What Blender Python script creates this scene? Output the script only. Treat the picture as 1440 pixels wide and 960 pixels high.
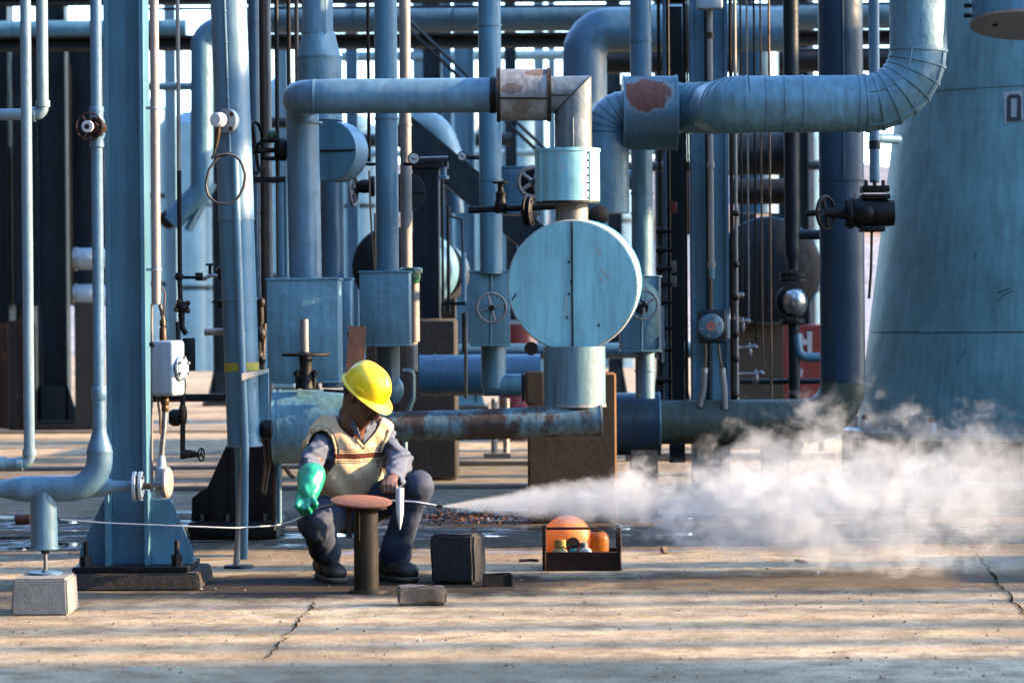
import bpy, bmesh, math, random
import numpy as np
from mathutils import Vector, Matrix

for _o in list(bpy.data.objects):
    bpy.data.objects.remove(_o)
scene = bpy.context.scene
COL = scene.collection
rad = math.radians
random.seed(11)

# ------------------------------------------------------------------ camera
FPX = 4200.0                      # focal length in photo pixels (photo 1440 x 960)
CAM = Vector((0.0, 0.0, 1.2))
_p, _r = 30.0 / FPX, rad(0.45)
Fv = Vector((0, math.cos(_p), -math.sin(_p)))
_R0 = Vector((1, 0, 0)); _U0 = _R0.cross(Fv)
Rv = (_R0 * math.cos(_r) - _U0 * math.sin(_r)).normalized()
Uv = (_R0 * math.sin(_r) + _U0 * math.cos(_r)).normalized()
cd = bpy.data.cameras.new('camera'); cam = bpy.data.objects.new('camera', cd); COL.objects.link(cam)
cam.matrix_world = Matrix(((Rv.x, Uv.x, -Fv.x, CAM.x), (Rv.y, Uv.y, -Fv.y, CAM.y), (Rv.z, Uv.z, -Fv.z, CAM.z), (0, 0, 0, 1)))
cd.sensor_width = 36.0; cd.lens = 36.0 * FPX / 1440.0
cd.clip_start = 0.1; cd.clip_end = 3000
cd.dof.use_dof = True; cd.dof.focus_distance = 14.2; cd.dof.aperture_fstop = 4.5
scene.camera = cam

# ------------------------------------------------------------------ sky, sun, exposure
SUN_EL, SUN_AZ = 18.0, 90.0       # azimuth measured clockwise from +Y (the view direction)
w = bpy.data.worlds.new('World'); scene.world = w; w.use_nodes = True
nt = w.node_tree
bg = nt.nodes['Background']; sk = nt.nodes.new('ShaderNodeTexSky')
sk.sky_type = 'NISHITA'; sk.sun_disc = False
sk.sun_elevation = rad(SUN_EL); sk.sun_rotation = rad(SUN_AZ)
sk.air_density = 1.0; sk.dust_density = 0.7; sk.ozone_density = 4.0
nt.links.new(sk.outputs[0], bg.inputs[0]); bg.inputs[1].default_value = 0.15
sl = bpy.data.lights.new('sun', 'SUN'); sun = bpy.data.objects.new('sun', sl); COL.objects.link(sun)
sl.energy = 3.2; sl.angle = rad(0.5); sl.color = (1.0, 0.70, 0.40)
_d = Vector((math.sin(rad(SUN_AZ)) * math.cos(rad(SUN_EL)), math.cos(rad(SUN_AZ)) * math.cos(rad(SUN_EL)), math.sin(rad(SUN_EL))))
sun.rotation_euler = (-_d).to_track_quat('-Z', 'Y').to_euler()
sun.location = _d * 60
vs = scene.view_settings
vs.view_transform = 'Standard'; vs.look = 'None'; vs.exposure = 3.4; vs.gamma = 1.0; vs.use_curve_mapping = False
scene.render.engine = 'CYCLES'
cy = scene.cycles
cy.use_denoising = True
cy.max_bounces = 8; cy.diffuse_bounces = 3; cy.glossy_bounces = 3; cy.transmission_bounces = 4; cy.volume_bounces = 3; cy.transparent_max_bounces = 8
cy.sample_clamp_indirect = 4.0
cy.volume_step_rate = 0.7; cy.volume_max_steps = 200

# ------------------------------------------------------------------ pixel -> place
def P(px, py, Y):
    d = Fv + Rv * ((px - 720) / FPX) + Uv * ((480 - py) / FPX)
    return CAM + d * (Y / d.y)
def G(px, py, z=0.0):
    d = Fv + Rv * ((px - 720) / FPX) + Uv * ((480 - py) / FPX)
    return CAM + d * ((z - CAM.z) / d.z)
def S(Y, px=1.0):
    return px * Y / FPX

# ------------------------------------------------------------------ materials
MATS = {}
class NB:
    """small node-building helper"""
    def __init__(self, name):
        m = bpy.data.materials.new(name); m.use_nodes = True
        self.m = m; self.t = m.node_tree; self.b = self.t.nodes['Principled BSDF']
        self.out = self.t.nodes['Material Output']
        self.pos = self.n('ShaderNodeNewGeometry').outputs['Position']
    def n(self, typ, **kw):
        x = self.t.nodes.new(typ)
        for k, v in kw.items(): setattr(x, k, v)
        return x
    def l(self, a, b): self.t.links.new(a, b)
    def mapped(self, scale, src=None, rot=(0, 0, 0), loc=(0, 0, 0)):
        mp = self.n('ShaderNodeMapping'); mp.inputs['Scale'].default_value = scale
        mp.inputs['Rotation'].default_value = rot; mp.inputs['Location'].default_value = loc
        self.l(src or self.pos, mp.inputs['Vector']); return mp.outputs[0]
    def noise(self, scale, detail=4, rough=.6, vec=None, dist=0.0):
        x = self.n('ShaderNodeTexNoise'); x.inputs['Scale'].default_value = scale
        x.inputs['Detail'].default_value = detail; x.inputs['Roughness'].default_value = rough
        x.inputs['Distortion'].default_value = dist
        self.l(vec or self.pos, x.inputs['Vector']); return x.outputs['Fac']
    def ramp(self, src, a, b, inter='LINEAR'):
        x = self.n('ShaderNodeMapRange'); x.interpolation_type = 'SMOOTHSTEP' if inter == 'S' else 'LINEAR'
        x.inputs['From Min'].default_value = a; x.inputs['From Max'].default_value = b
        self.l(src, x.inputs['Value']); return x.outputs[0]
    def mix(self, fac, a, b, mode='MIX'):
        x = self.n('ShaderNodeMix', data_type='RGBA', blend_type=mode)
        if isinstance(fac, (int, float)): x.inputs[0].default_value = fac
        else: self.l(fac, x.inputs[0])
        for k, v in ((6, a), (7, b)):
            if isinstance(v, tuple): x.inputs[k].default_value = (*v[:3], 1)
            else: self.l(v, x.inputs[k])
        return x.outputs[2]
    def math(self, op, a, b=None, clamp=False):
        x = self.n('ShaderNodeMath', operation=op); x.use_clamp = clamp
        for k, v in ((0, a), (1, b)):
            if v is None: continue
            if isinstance(v, (int, float)): x.inputs[k].default_value = v
            else: self.l(v, x.inputs[k])
        return x.outputs[0]
    def sep(self, src=None):
        x = self.n('ShaderNodeSeparateXYZ'); self.l(src or self.pos, x.inputs[0]); return x.outputs
    def bump(self, h, strength=.3, dist=.01):
        x = self.n('ShaderNodeBump'); x.inputs['Strength'].default_value = strength; x.inputs['Distance'].default_value = dist
        self.l(h, x.inputs['Height']); self.l(x.outputs[0], self.b.inputs['Normal'])
    def set(self, col=None, rough=None, metal=None, spec=None):
        for k, v in (('Base Color', col), ('Roughness', rough), ('Metallic', metal), ('Specular IOR Level', spec)):
            if v is None: continue
            if isinstance(v, tuple): self.b.inputs[k].default_value = (*v[:3], 1)
            elif isinstance(v, (int, float)): self.b.inputs[k].default_value = v
            else: self.l(v, self.b.inputs[k])
    def done(self, key): MATS[key] = self.m; return self.m

def paint(key, base, var=.30, dirt=.35, rust=0.0, rough=.42, dents=.25, dirtcol=(0.0132, 0.0132, 0.0126), rustcol=(0.0270, 0.0096, 0.0045), chips=0.0, metal=0.0, blots=()):
    b = NB(key)
    big = b.noise(1.7, 5, .6)
    fine = b.noise(38, 3, .6)
    st = b.noise(1.0, 5, .65, b.mapped((26, 26, 1.3)))
    dark = tuple(c * (1 - var) for c in base); lite = tuple(min(1, c * (1 + var * .55)) for c in base)
    c = b.mix(b.ramp(big, .3, .72), dark, lite)
    c = b.mix(b.math('MULTIPLY', b.ramp(fine, .35, .8), .16), c, tuple(min(1, x * 1.35) for x in base))
    d = b.math('MULTIPLY', b.ramp(st, .40, .74), min(1, dirt * 1.55))
    c = b.mix(d, c, dirtcol)
    spk = b.math('MULTIPLY', b.ramp(b.noise(95, 2, .5), .66, .72), min(1, dirt * 1.2))
    c = b.mix(spk, c, tuple(x * .55 for x in dirtcol))
    rgh = b.math('ADD', b.math('MULTIPLY', big, .22), rough - .1)
    if chips > 0:
        k = b.ramp(b.noise(11, 6, .75), .66 - chips * .2, .69 - chips * .2)
        c = b.mix(b.math('MULTIPLY', k, .85), c, (.28, .28, .27))
    if rust > 0:
        rn = b.noise(4.2, 8, .72, b.mapped((1.6, 1.6, .9)))
        k = b.ramp(rn, .67 - rust * .33, .72 - rust * .27)
        rc = b.mix(b.ramp(b.noise(22, 5, .7), .3, .75), tuple(x * .45 for x in rustcol), tuple(x * 1.7 for x in rustcol))
        c = b.mix(k, c, rc)
        rgh = b.mix(k, rgh, (.85, .85, .85))
    if blots:
        X, Y, Z = b.sep()[:3]; wp = b.math('SUBTRACT', b.noise(6.5, 9, .78, b.mapped((1, 1, .55))), .5)
        for (cx, cz, rx, rz, gain) in blots:
            u = b.math('DIVIDE', b.math('SUBTRACT', X, cx), rx); v = b.math('DIVIDE', b.math('SUBTRACT', Z, cz), rz)
            r = b.math('SQRT', b.math('ADD', b.math('MULTIPLY', u, u), b.math('MULTIPLY', v, v)))
            r = b.math('ADD', r, b.math('MULTIPLY', wp, 2.6))
            k = b.math('MULTIPLY', b.math('SUBTRACT', 1, b.ramp(r, .72, .86)), gain)
            edge = b.math('MULTIPLY', b.math('SUBTRACT', 1, b.ramp(r, .86, 1.12)), gain * .55)
            c = b.mix(edge, c, (.15, .15, .145))
            rc = b.mix(b.ramp(b.noise(1, 5, .7, b.mapped((60, 60, 7))), .3, .7), tuple(x * .5 for x in rustcol), tuple(x * 1.7 for x in rustcol))
            c = b.mix(k, c, rc); rgh = b.mix(k, rgh, (.85, .85, .85))
    b.set(c, rgh, metal, .42 if max(base) > .06 else .16)
    h = b.math('ADD', b.math('ADD', b.math('MULTIPLY', b.noise(5.5, 3, .5), 1.0), b.math('MULTIPLY', b.noise(1.9, 2, .5), 2.2)), b.math('MULTIPLY', fine, .10))
    b.bump(h, min(1, dents * 1.35), .028)
    return b.done(key)

def plain(key, col, rough=.6, metal=0.0, var=.2, scale=20, bump=.15, spec=.4):
    b = NB(key)
    nz = b.noise(scale, 5, .65)
    c = b.mix(b.ramp(nz, .28, .75), tuple(x * (1 - var) for x in col), tuple(min(1, x * (1 + var * .7)) for x in col))
    b.set(c, rough, metal, spec); b.bump(nz, bump, .006)
    return b.done(key)

paint('conduit_paint', (0.1045, 0.1652, 0.1939), var=.16, dirt=.20, rust=.02)
paint('light_blue_paint', (0.0589, 0.1261, 0.1748), var=.22, dirt=.28, rust=.05)
paint('blue_paint', (0.0403, 0.1129, 0.1562), var=.25, dirt=.30, rust=.04)
paint('riser_paint', (.0085, .026, .046), var=.3, dirt=.35, rust=.04)
paint('deep_blue_paint', (0.0226, 0.0705, 0.1117), var=.25, dirt=.30, rust=.05)
paint('drum_paint', (0.1324, 0.3093, 0.3380), var=.22, dirt=.28, rust=.03, dents=.18, chips=.0)
paint('insulation_paint', (0.0579, 0.1346, 0.1700), var=.24, dirt=.34, rust=.06, dents=.5)
paint('tower_paint', (0.0815, 0.1779, 0.1850), var=.30, dirt=.30, rust=.03, dents=.2, dirtcol=(0.0265, 0.0281, 0.0265))
paint('green_grey_paint', (0.0395, 0.0535, 0.0428), var=.35, dirt=.5, rust=.14, dirtcol=(0.0187, 0.0156, 0.0094), rustcol=(0.0281, 0.0187, 0.0078))
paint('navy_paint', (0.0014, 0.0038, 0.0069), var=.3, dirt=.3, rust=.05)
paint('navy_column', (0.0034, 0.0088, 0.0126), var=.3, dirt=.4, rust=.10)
paint('worn_pipe', (0.0507, 0.1027, 0.1191), var=.4, dirt=.8, rust=.66, rough=.6, dirtcol=(0.0088, 0.0062, 0.0050), rustcol=(0.0172, 0.0088, 0.0056))
paint('rust_sleeve', (0.1550, 0.1519, 0.1457), var=.3, dirt=.55, rust=.30, rough=.5, rustcol=(0.0406, 0.0156, 0.0078), dirtcol=(0.0218, 0.0187, 0.0172))
paint('rust_patch_paint', (0.0341, 0.0910, 0.1190), var=.25, dirt=.3, rust=.12, rustcol=(0.0499, 0.0187, 0.0100), dents=.35)
paint('bare_cladding', (0.0775, 0.0980, 0.1066), var=.22, dirt=.45, rust=.08, dents=.4, dirtcol=(0.0281, 0.0250, 0.0234))
paint('cream_pipe', (0.1674, 0.1488, 0.1302), var=.2, dirt=.25, rust=.04)
paint('enamel_white', (0.1860, 0.2356, 0.2604), var=.15, dirt=.2, rust=.02, rough=.35)
paint('wheel_grey', (0.1240, 0.1178, 0.1116), var=.3, dirt=.4, rust=.15)
paint('dark_steel', (0.0022, 0.0022, 0.0023), var=.4, dirt=.4, rust=.18, rough=.55, rustcol=(0.0187, 0.0088, 0.0044))
paint('black_iron', (0.0008, 0.0008, 0.0010), var=.4, dirt=.3, rust=.05, rough=.5)
paint('brown_steel', (0.0117, 0.0070, 0.0050), var=.4, dirt=.4, rust=.35, rough=.6, rustcol=(0.0374, 0.0172, 0.0078))
paint('beam_brown', (0.0071, 0.0061, 0.0055), var=.35, dirt=.4, rust=.15, rough=.65)
paint('rust_plate', (0.0282, 0.0117, 0.0061), var=.4, dirt=.45, rust=.4, rough=.7, rustcol=(0.0530, 0.0203, 0.0088), dirtcol=(0.0094, 0.0062, 0.0047))
paint('disc_rust', (0.1612, 0.0508, 0.0186), var=.3, dirt=.25, rust=.3, rough=.8, rustcol=(0.0686, 0.0265, 0.0125))
paint('post_olive', (0.0182, 0.0126, 0.0052), var=.4, dirt=.55, rust=.3, rough=.55, rustcol=(0.0218, 0.0125, 0.0062), dirtcol=(0.0062, 0.0056, 0.0037))
paint('crate_rust', (0.0152, 0.0043, 0.0026), var=.4, dirt=.4, rust=.3, rough=.65)
paint('red_paint', (0.1364, 0.0112, 0.0056), var=.3, dirt=.3, rust=.1)
paint('green_paint', (0.0093, 0.0620, 0.0310), var=.4, dirt=.4, rust=.2, rough=.35)
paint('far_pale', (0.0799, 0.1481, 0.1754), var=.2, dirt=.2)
paint('bronze', (0.0558, 0.0322, 0.0149), var=.4, dirt=.5, rust=.3, rough=.4, metal=.5)
paint('copper_tube', (0.0868, 0.0496, 0.0279), var=.3, dirt=.4, rust=.25, rough=.4, metal=.3)
plain('steel', (0.1920, 0.1920, 0.1984), .35, .85, .25, 30)
plain('chrome_globe', (0.3520, 0.3520, 0.3520), .28, .9, .3, 12)
plain('rubber', (0.0077, 0.0077, 0.0083), .55, 0, .3, 30)
plain('white_plastic', (0.3840, 0.3840, 0.3776), .4, 0, .08, 8, .03)
plain('wire_white', (0.2304, 0.2272, 0.2176), .5, .2, .15, 8, .03)
plain('yellow_stripe', (0.2176, 0.1792, 0.0096), .6, 0, .3, 60)
plain('gauge_face', (0.2880, 0.2816, 0.2624), .3, 0, .08, 30, .02)
plain('pink_dot', (0.1920, 0.0544, 0.0448), .6, 0, .4, 60)
plain('stencil_white', (0.2112, 0.2176, 0.2144), .6, 0, .2, 60)
plain('stencil_black', (0.0128, 0.0141, 0.0166), .6, 0, .3, 60)
plain('dusty_white', (0.2432, 0.2496, 0.2464), .6, 0, .3, 60)
plain('stone', (0.1344, 0.0896, 0.0589), .9, 0, .45, 14, .8)
plain('teal_plastic', (0.0128, 0.1216, 0.1280), .35, 0, .15, 20, .03)
plain('pale_bottle', (0.2304, 0.2464, 0.2048), .35, 0, .1, 20, .03)
plain('grey_cap', (0.0832, 0.0896, 0.0960), .45, 0, .2, 30, .05)
plain('yellow_cap', (0.2304, 0.1536, 0.0288), .4, 0, .15, 30, .05)
plain('yellow_bottle', (0.2432, 0.1664, 0.0544), .4, 0, .15, 30, .05)
plain('crack_dark', (.012, .010, .009), .95, 0, .3, 60, .0, 0.0)
plain('leaf_brown', (0.0832, 0.0288, 0.0083), .8, 0, .5, 30, .2)

def translucent(key, col, tr, rough=.3):
    b = NB(key)
    b.set(col, rough, 0, .5)
    t = b.n('ShaderNodeBsdfTranslucent'); t.inputs[0].default_value = (*col, 1)
    mx = b.n('ShaderNodeMixShader'); mx.inputs[0].default_value = tr
    b.l(b.b.outputs[0], mx.inputs[1]); b.l(t.outputs[0], mx.inputs[2]); b.l(mx.outputs[0], b.out.inputs[0])
    return b.done(key)
translucent('orange_shell', (.97, .40, .14), .72, .4)
translucent('amber_plastic', (.5, .16, .012), .6, .2)

def concrete(key, base, scale=1.0, rough=.9, var=.3, bump=.5):
    b = NB(key)
    n1 = b.noise(2.2 * scale, 6, .65); n2 = b.noise(60 * scale, 4, .7)
    c = b.mix(b.ramp(n1, .3, .7), tuple(x * (1 - var) for x in base), tuple(x * (1 + var * .5) for x in base))
    c = b.mix(b.math('MULTIPLY', b.ramp(n2, .3, .8), .35), c, tuple(x * .55 for x in base))
    c = b.mix(b.math('MULTIPLY', b.ramp(b.noise(7 * scale, 5, .7), .55, .75), .4), c, (base[0] * .62, base[1] * .5, base[2] * .42))
    b.set(c, rough, 0, .3); b.bump(b.math('ADD', n2, b.math('MULTIPLY', b.noise(14 * scale, 4, .6), 2)), bump, .006)
    return b.done(key)
concrete('block_concrete', (.165, .158, .138), 2.2)
concrete('plinth_concrete', (0.0194, 0.0164, 0.0131), 2.0)
concrete('pier_concrete', (0.0817, 0.0405, 0.0152), 1.6, .85, .4)
concrete('far_concrete', (0.0924, 0.0780, 0.0624), 1.0)
concrete('brick_dark', (0.0198, 0.0156, 0.0120), 3.0, .9, .45, .9)

def ground_mat():
    b = NB('yard_concrete')
    x, y, z = b.sep()[:3]
    n1 = b.noise(.55, 6, .6); n2 = b.noise(5, 6, .7); n3 = b.noise(70, 4, .7)
    c = b.mix(b.ramp(n1, .38, .62), (0.198, 0.157, 0.102), (0.377, 0.302, 0.197))
    c = b.mix(b.math('MULTIPLY', b.ramp(n2, .42, .62), .85), c, (0.124, 0.092, 0.056))
    c = b.mix(b.math('MULTIPLY', b.ramp(n3, .40, .66), .55), c, (0.083, 0.059, 0.035))
    # broad brushing along x
    st = b.noise(1, 7, .7, b.mapped((.8, 3, 1)))
    c = b.mix(b.math('MULTIPLY', b.ramp(st, .5, .75), .35), c, (0.350, 0.290, 0.202))
    # light specks and dark specks
    c = b.mix(b.math('MULTIPLY', b.ramp(b.noise(42, 3, .6, b.mapped((1, .5, 1))), .64, .68), .8), c, (.03, .025, .022))
    c = b.mix(b.math('MULTIPLY', b.ramp(b.noise(33, 2, .5, b.mapped((1, 1, 1), loc=(5, 9, 2))), .73, .76), .6), c, (0.313, 0.256, 0.186))
    # oil stain round the stand, older stains in the drain strip, broad dark patches elsewhere
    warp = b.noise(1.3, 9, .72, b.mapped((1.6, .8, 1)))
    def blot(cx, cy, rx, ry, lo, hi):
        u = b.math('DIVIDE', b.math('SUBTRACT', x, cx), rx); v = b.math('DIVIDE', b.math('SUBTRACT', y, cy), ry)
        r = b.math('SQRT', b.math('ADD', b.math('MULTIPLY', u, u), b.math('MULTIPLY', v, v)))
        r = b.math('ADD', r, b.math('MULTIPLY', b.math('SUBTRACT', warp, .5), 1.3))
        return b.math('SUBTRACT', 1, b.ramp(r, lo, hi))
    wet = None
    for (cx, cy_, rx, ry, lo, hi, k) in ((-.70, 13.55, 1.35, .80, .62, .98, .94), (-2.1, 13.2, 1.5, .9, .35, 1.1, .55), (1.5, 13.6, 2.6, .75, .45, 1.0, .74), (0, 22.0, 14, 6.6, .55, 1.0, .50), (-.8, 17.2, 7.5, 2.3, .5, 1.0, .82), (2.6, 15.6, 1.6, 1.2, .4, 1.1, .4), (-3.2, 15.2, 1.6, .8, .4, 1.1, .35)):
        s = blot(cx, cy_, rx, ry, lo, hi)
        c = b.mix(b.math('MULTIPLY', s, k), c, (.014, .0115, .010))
        if 17 < cy_ < 18: wet = s
    pud = b.math('MULTIPLY', wet, b.ramp(b.noise(1.6, 4, .6, b.mapped((.6, 1.4, 1))), .52, .58))
    rgh = b.math('SUBTRACT', .9, b.math('MULTIPLY', pud, .84))
    b.set(c, rgh, 0, b.math('ADD', .06, b.math('MULTIPLY', pud, .4)))
    hgt = b.math('ADD', b.math('MULTIPLY', n3, .6), b.math('MULTIPLY', b.noise(16, 5, .65), 1.6))
    hgt = b.math('MULTIPLY', hgt, b.math('SUBTRACT', 1, pud))
    b.bump(hgt, .55, .008)
    return b.done('yard_concrete')
ground_mat()

def bank_mat():
    b = NB('bank_soil')
    x, y, z = b.sep()[:3]
    n = b.noise(.35, 6, .7); n2 = b.noise(1.6, 5, .7)
    rub = b.mix(b.ramp(n2, .35, .7), (0.081, 0.076, 0.074), (0.248, 0.239, 0.239))
    grass = b.mix(b.ramp(n, .35, .7), (0.056, 0.029, 0.012), (0.174, 0.105, 0.053))
    hz = b.math('ADD', z, b.math('MULTIPLY', b.math('SUBTRACT', n, .5), 3.5))
    up = b.mix(b.ramp(n2, .35, .7), (0.074, 0.068, 0.074), (0.143, 0.130, 0.130))
    c = b.mix(b.ramp(hz, 5.6, 6.1), rub, grass)
    c = b.mix(b.ramp(hz, 7.6, 8.2), c, up)
    b.set(c, .95, 0, .2); b.bump(n2, .8, .4)
    return b.done('bank_soil')
bank_mat()

# ------------------------------------------------------------------ mesh building
def frame(d):
    d = Vector(d).normalized()
    a = Vector((0, 0, 1)) if abs(d.z) < .9 else Vector((1, 0, 0))
    u = d.cross(a).normalized(); return u, d.cross(u).normalized(), d

class MB:
    def __init__(self): self.v = []; self.f = []
    def add(self, vs, fs):
        k = len(self.v); self.v += [Vector(p) for p in vs]; self.f += [tuple(i + k for i in q) for q in fs]; return self
    def box(self, c, s, ax=None, bevel=0.0, seg=2):
        c = Vector(c); ax = ax or (Vector((1, 0, 0)), Vector((0, 1, 0)), Vector((0, 0, 1)))
        bm = bmesh.new(); bmesh.ops.create_cube(bm, size=1)
        for q in bm.verts: q.co = Vector((q.co.x * s[0], q.co.y * s[1], q.co.z * s[2]))
        if bevel > 0: bmesh.ops.bevel(bm, geom=bm.edges[:], offset=bevel, segments=seg, affect='EDGES', profile=.5)
        bm.verts.index_update()
        vs = [c + ax[0] * q.co.x + ax[1] * q.co.y + ax[2] * q.co.z for q in bm.verts]
        fs = [tuple(q.index for q in fc.verts) for fc in bm.faces]
        bm.free(); return self.add(vs, fs)
    def tube(self, path, r, n=20, cap=True):
        pts = [Vector(p) for p in path]; m = len(pts)
        rs = list(r) if isinstance(r, (list, tuple)) else [r] * m
        tang = []
        for i in range(m):
            a = pts[max(0, i - 1)]; b_ = pts[min(m - 1, i + 1)]
            if 0 < i < m - 1:
                t = (pts[i] - a).normalized() + (b_ - pts[i]).normalized()
            else: t = b_ - a
            tang.append(t.normalized())
        u, v_, _ = frame(tang[0]); vs = []
        for i in range(m):
            u = (u - tang[i] * u.dot(tang[i])).normalized(); v_ = tang[i].cross(u)
            k = 1.0
            if 0 < i < m - 1:
                ca = max(.35, (pts[i] - pts[i - 1]).normalized().dot(tang[i])); k = 1 / ca
            # widen only across the mitre
            bend = None
            if k > 1.0005: bend = ((pts[i + 1] - pts[i]).normalized() - (pts[i] - pts[i - 1]).normalized()).normalized()
            for j in range(n):
                a = 2 * math.pi * j / n
                o = (u * math.cos(a) + v_ * math.sin(a)) * rs[i]
                if bend is not None: o += bend * (o.dot(bend) * (k - 1))
                vs.append(pts[i] + o)
        fs = []
        for i in range(m - 1):
            for j in range(n):
                fs.append((i * n + j, i * n + (j + 1) % n, (i + 1) * n + (j + 1) % n, (i + 1) * n + j))
        if cap: fs.append(tuple(range(n - 1, -1, -1))); fs.append(tuple((m - 1) * n + j for j in range(n)))
        return self.add(vs, fs)
    def lathe(self, o, d, prof, n=32):
        o = Vector(o); u, v_, d = frame(d); vs = []; fs = []
        for (t, r) in prof:
            for j in range(n):
                a = 2 * math.pi * j / n
                vs.append(o + d * t + (u * math.cos(a) + v_ * math.sin(a)) * max(r, 1e-4))
        for i in range(len(prof) - 1):
            for j in range(n):
                fs.append((i * n + j, i * n + (j + 1) % n, (i + 1) * n + (j + 1) % n, (i + 1) * n + j))
        fs.append(tuple(range(n - 1, -1, -1))); fs.append(tuple((len(prof) - 1) * n + j for j in range(n)))
        return self.add(vs, fs)
    def prism(self, poly, vec):
        vec = Vector(vec); a = [Vector(p) for p in poly]; n = len(a)
        vs = a + [p + vec for p in a]
        fs = [tuple(range(n)), tuple(range(2 * n - 1, n - 1, -1))] + [(i, (i + 1) % n, n + (i + 1) % n, n + i) for i in range(n)]
        return self.add(vs, fs)
    def ball(self, c, r, sq=(1, 1, 1), n=20, m=12, ax=None):
        c = Vector(c); ax = ax or (Vector((1, 0, 0)), Vector((0, 1, 0)), Vector((0, 0, 1)))
        vs = []; fs = []
        for i in range(m + 1):
            th = math.pi * i / m
            for j in range(n):
                a = 2 * math.pi * j / n
                q = (max(math.sin(th), 1e-3) * math.cos(a) * r * sq[0], max(math.sin(th), 1e-3) * math.sin(a) * r * sq[1], math.cos(th) * r * sq[2])
                vs.append(c + ax[0] * q[0] + ax[1] * q[1] + ax[2] * q[2])
        for i in range(m):
            for j in range(n):
                fs.append((i * n + j, (i + 1) * n + j, (i + 1) * n + (j + 1) % n, i * n + (j + 1) % n))
        return self.add(vs, fs)
    def build(self, name, mat, parent=None, smooth=38):
        base = Vector((0, 0, 0)); q = parent
        while q is not None: base += q.location; q = q.parent
        me = bpy.data.meshes.new(name)
        me.from_pydata([tuple(p - base) for p in self.v], [], self.f)
        bm = bmesh.new(); bm.from_mesh(me); bmesh.ops.recalc_face_normals(bm, faces=bm.faces[:]); bm.to_mesh(me); bm.free()
        me.polygons.foreach_set('use_smooth', [True] * len(me.polygons))
        if smooth < 180: me.set_sharp_from_angle(angle=rad(smooth))
        me.materials.append(MATS[mat]); me.update()
        o = bpy.data.objects.new(name, me); COL.objects.link(o)
        if parent is not None: o.parent = parent
        return o

def thing(name, label, cat, base, group=None):
    o = bpy.data.objects.new(name, None); COL.objects.link(o); o.location = Vector(base); o.empty_display_size = .1
    o['label'] = label; o['category'] = cat
    if group: o['group'] = group
    return o
def tag(o, label, cat, group=None):
    o['label'] = label; o['category'] = cat
    if group: o['group'] = group
    return o
def struct(o): o['kind'] = 'structure'; return o

def fillet(pts, r, n=8):
    pts = [Vector(p) for p in pts]; out = [pts[0]]
    for i in range(1, len(pts) - 1):
        a = (pts[i - 1] - pts[i]); b_ = (pts[i + 1] - pts[i]); la, lb = a.length, b_.length
        a.normalize(); b_.normalize(); ang = a.angle(b_)
        if ang > math.pi - .02: out.append(pts[i]); continue
        rr = r[i - 1] if isinstance(r, (list, tuple)) else r
        t = min(rr / math.tan(ang / 2), la * .95, lb * .95); rr = t * math.tan(ang / 2)
        bis = (a + b_).normalized(); c = pts[i] + bis * (rr / math.sin(ang / 2))
        s, e = pts[i] + a * t - c, pts[i] + b_ * t - c
        th = s.angle(e); axis = s.cross(e).normalized()
        for k in range(n + 1): out.append(c + Matrix.Rotation(th * k / n, 3, axis) @ s)
    out.append(pts[-1]); return out

def tube(par, name, mat, pts, r, fil=0.0, n=20, fn=8, smooth=38):
    return MB().tube(fillet(pts, fil, fn) if fil else pts, r, n).build(name, mat, par, smooth)
def box(par, name, mat, c, s, ax=None, bevel=0.0, seg=2):
    return MB().box(c, s, ax, bevel, seg).build(name, mat, par)
def lathe(par, name, mat, o, d, prof, n=32, smooth=38):
    return MB().lathe(o, d, prof, n).build(name, mat, par, smooth)
def ring(par, name, mat, c, d, r, h, lip=.0):
    """a short band round a pipe, centred at c"""
    return MB().lathe(Vector(c) - Vector(d).normalized() * h / 2, d, [(0, r), (h, r)], 28).build(name, mat, par)
def vline(px, pyref, Y, tops):
    b = P(px, pyref, Y)
    return [Vector((b.x, b.y, P(px, t, Y).z)) for t in tops]
def vpipe(par, name, mat, px, pyref, y0, y1, Y, w, n=24):
    a, b = vline(px, pyref, Y, (y0, y1))
    return MB().tube([a, b], S(Y, w) / 2, n).build(name, mat, par)
def vband(par, name, mat, px, pyref, py, Y, w, h=3.0):
    a = vline(px, pyref, Y, (py,))[0]
    return ring(par, name, mat, a, (0, 0, 1), S(Y, w) / 2, S(Y, h))
def vlathe(par, name, mat, px, pyref, Y, prof, n=32):
    """profile [(py, width)] in photo pixels at depth Y"""
    pts = vline(px, pyref, Y, [q[0] for q in prof]); o = pts[-1]
    pr = [(p.z - o.z, S(Y, q[1]) / 2) for p, q in zip(pts, prof)]; pr.sort(key=lambda q: q[0])
    if prof[0][0] > prof[-1][0]: pr = [(p.z - pts[0].z, S(Y, q[1]) / 2) for p, q in zip(pts, prof)]; o = pts[0]
    return MB().lathe(o, (0, 0, 1), pr, n).build(name, mat, par)
def bolts(par, mat, c, d, R_, r, h, k, a0=0.0, name='bolt'):
    u, v_, d = frame(d)
    for i in range(k):
        a = a0 + 2 * math.pi * i / k
        o = Vector(c) + (u * math.cos(a) + v_ * math.sin(a)) * R_
        MB().lathe(o, d, [(0, r), (h, r)], 6).build(name, mat, par, 20)
def flange(par, mat, c, d, R_, t, k=8, boltmat='dark_steel', name='flange'):
    d = Vector(d).normalized(); c = Vector(c)
    f = MB().lathe(c - d * t / 2, d, [(0, R_ * .97), (t * .12, R_), (t * .88, R_), (t, R_ * .97)], 32).build(name, mat, par)
    if k: bolts(f, boltmat, c - d * t * .95, d, R_ * .8, R_ * .1, t * 1.9, k, .2)
    return f
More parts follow.
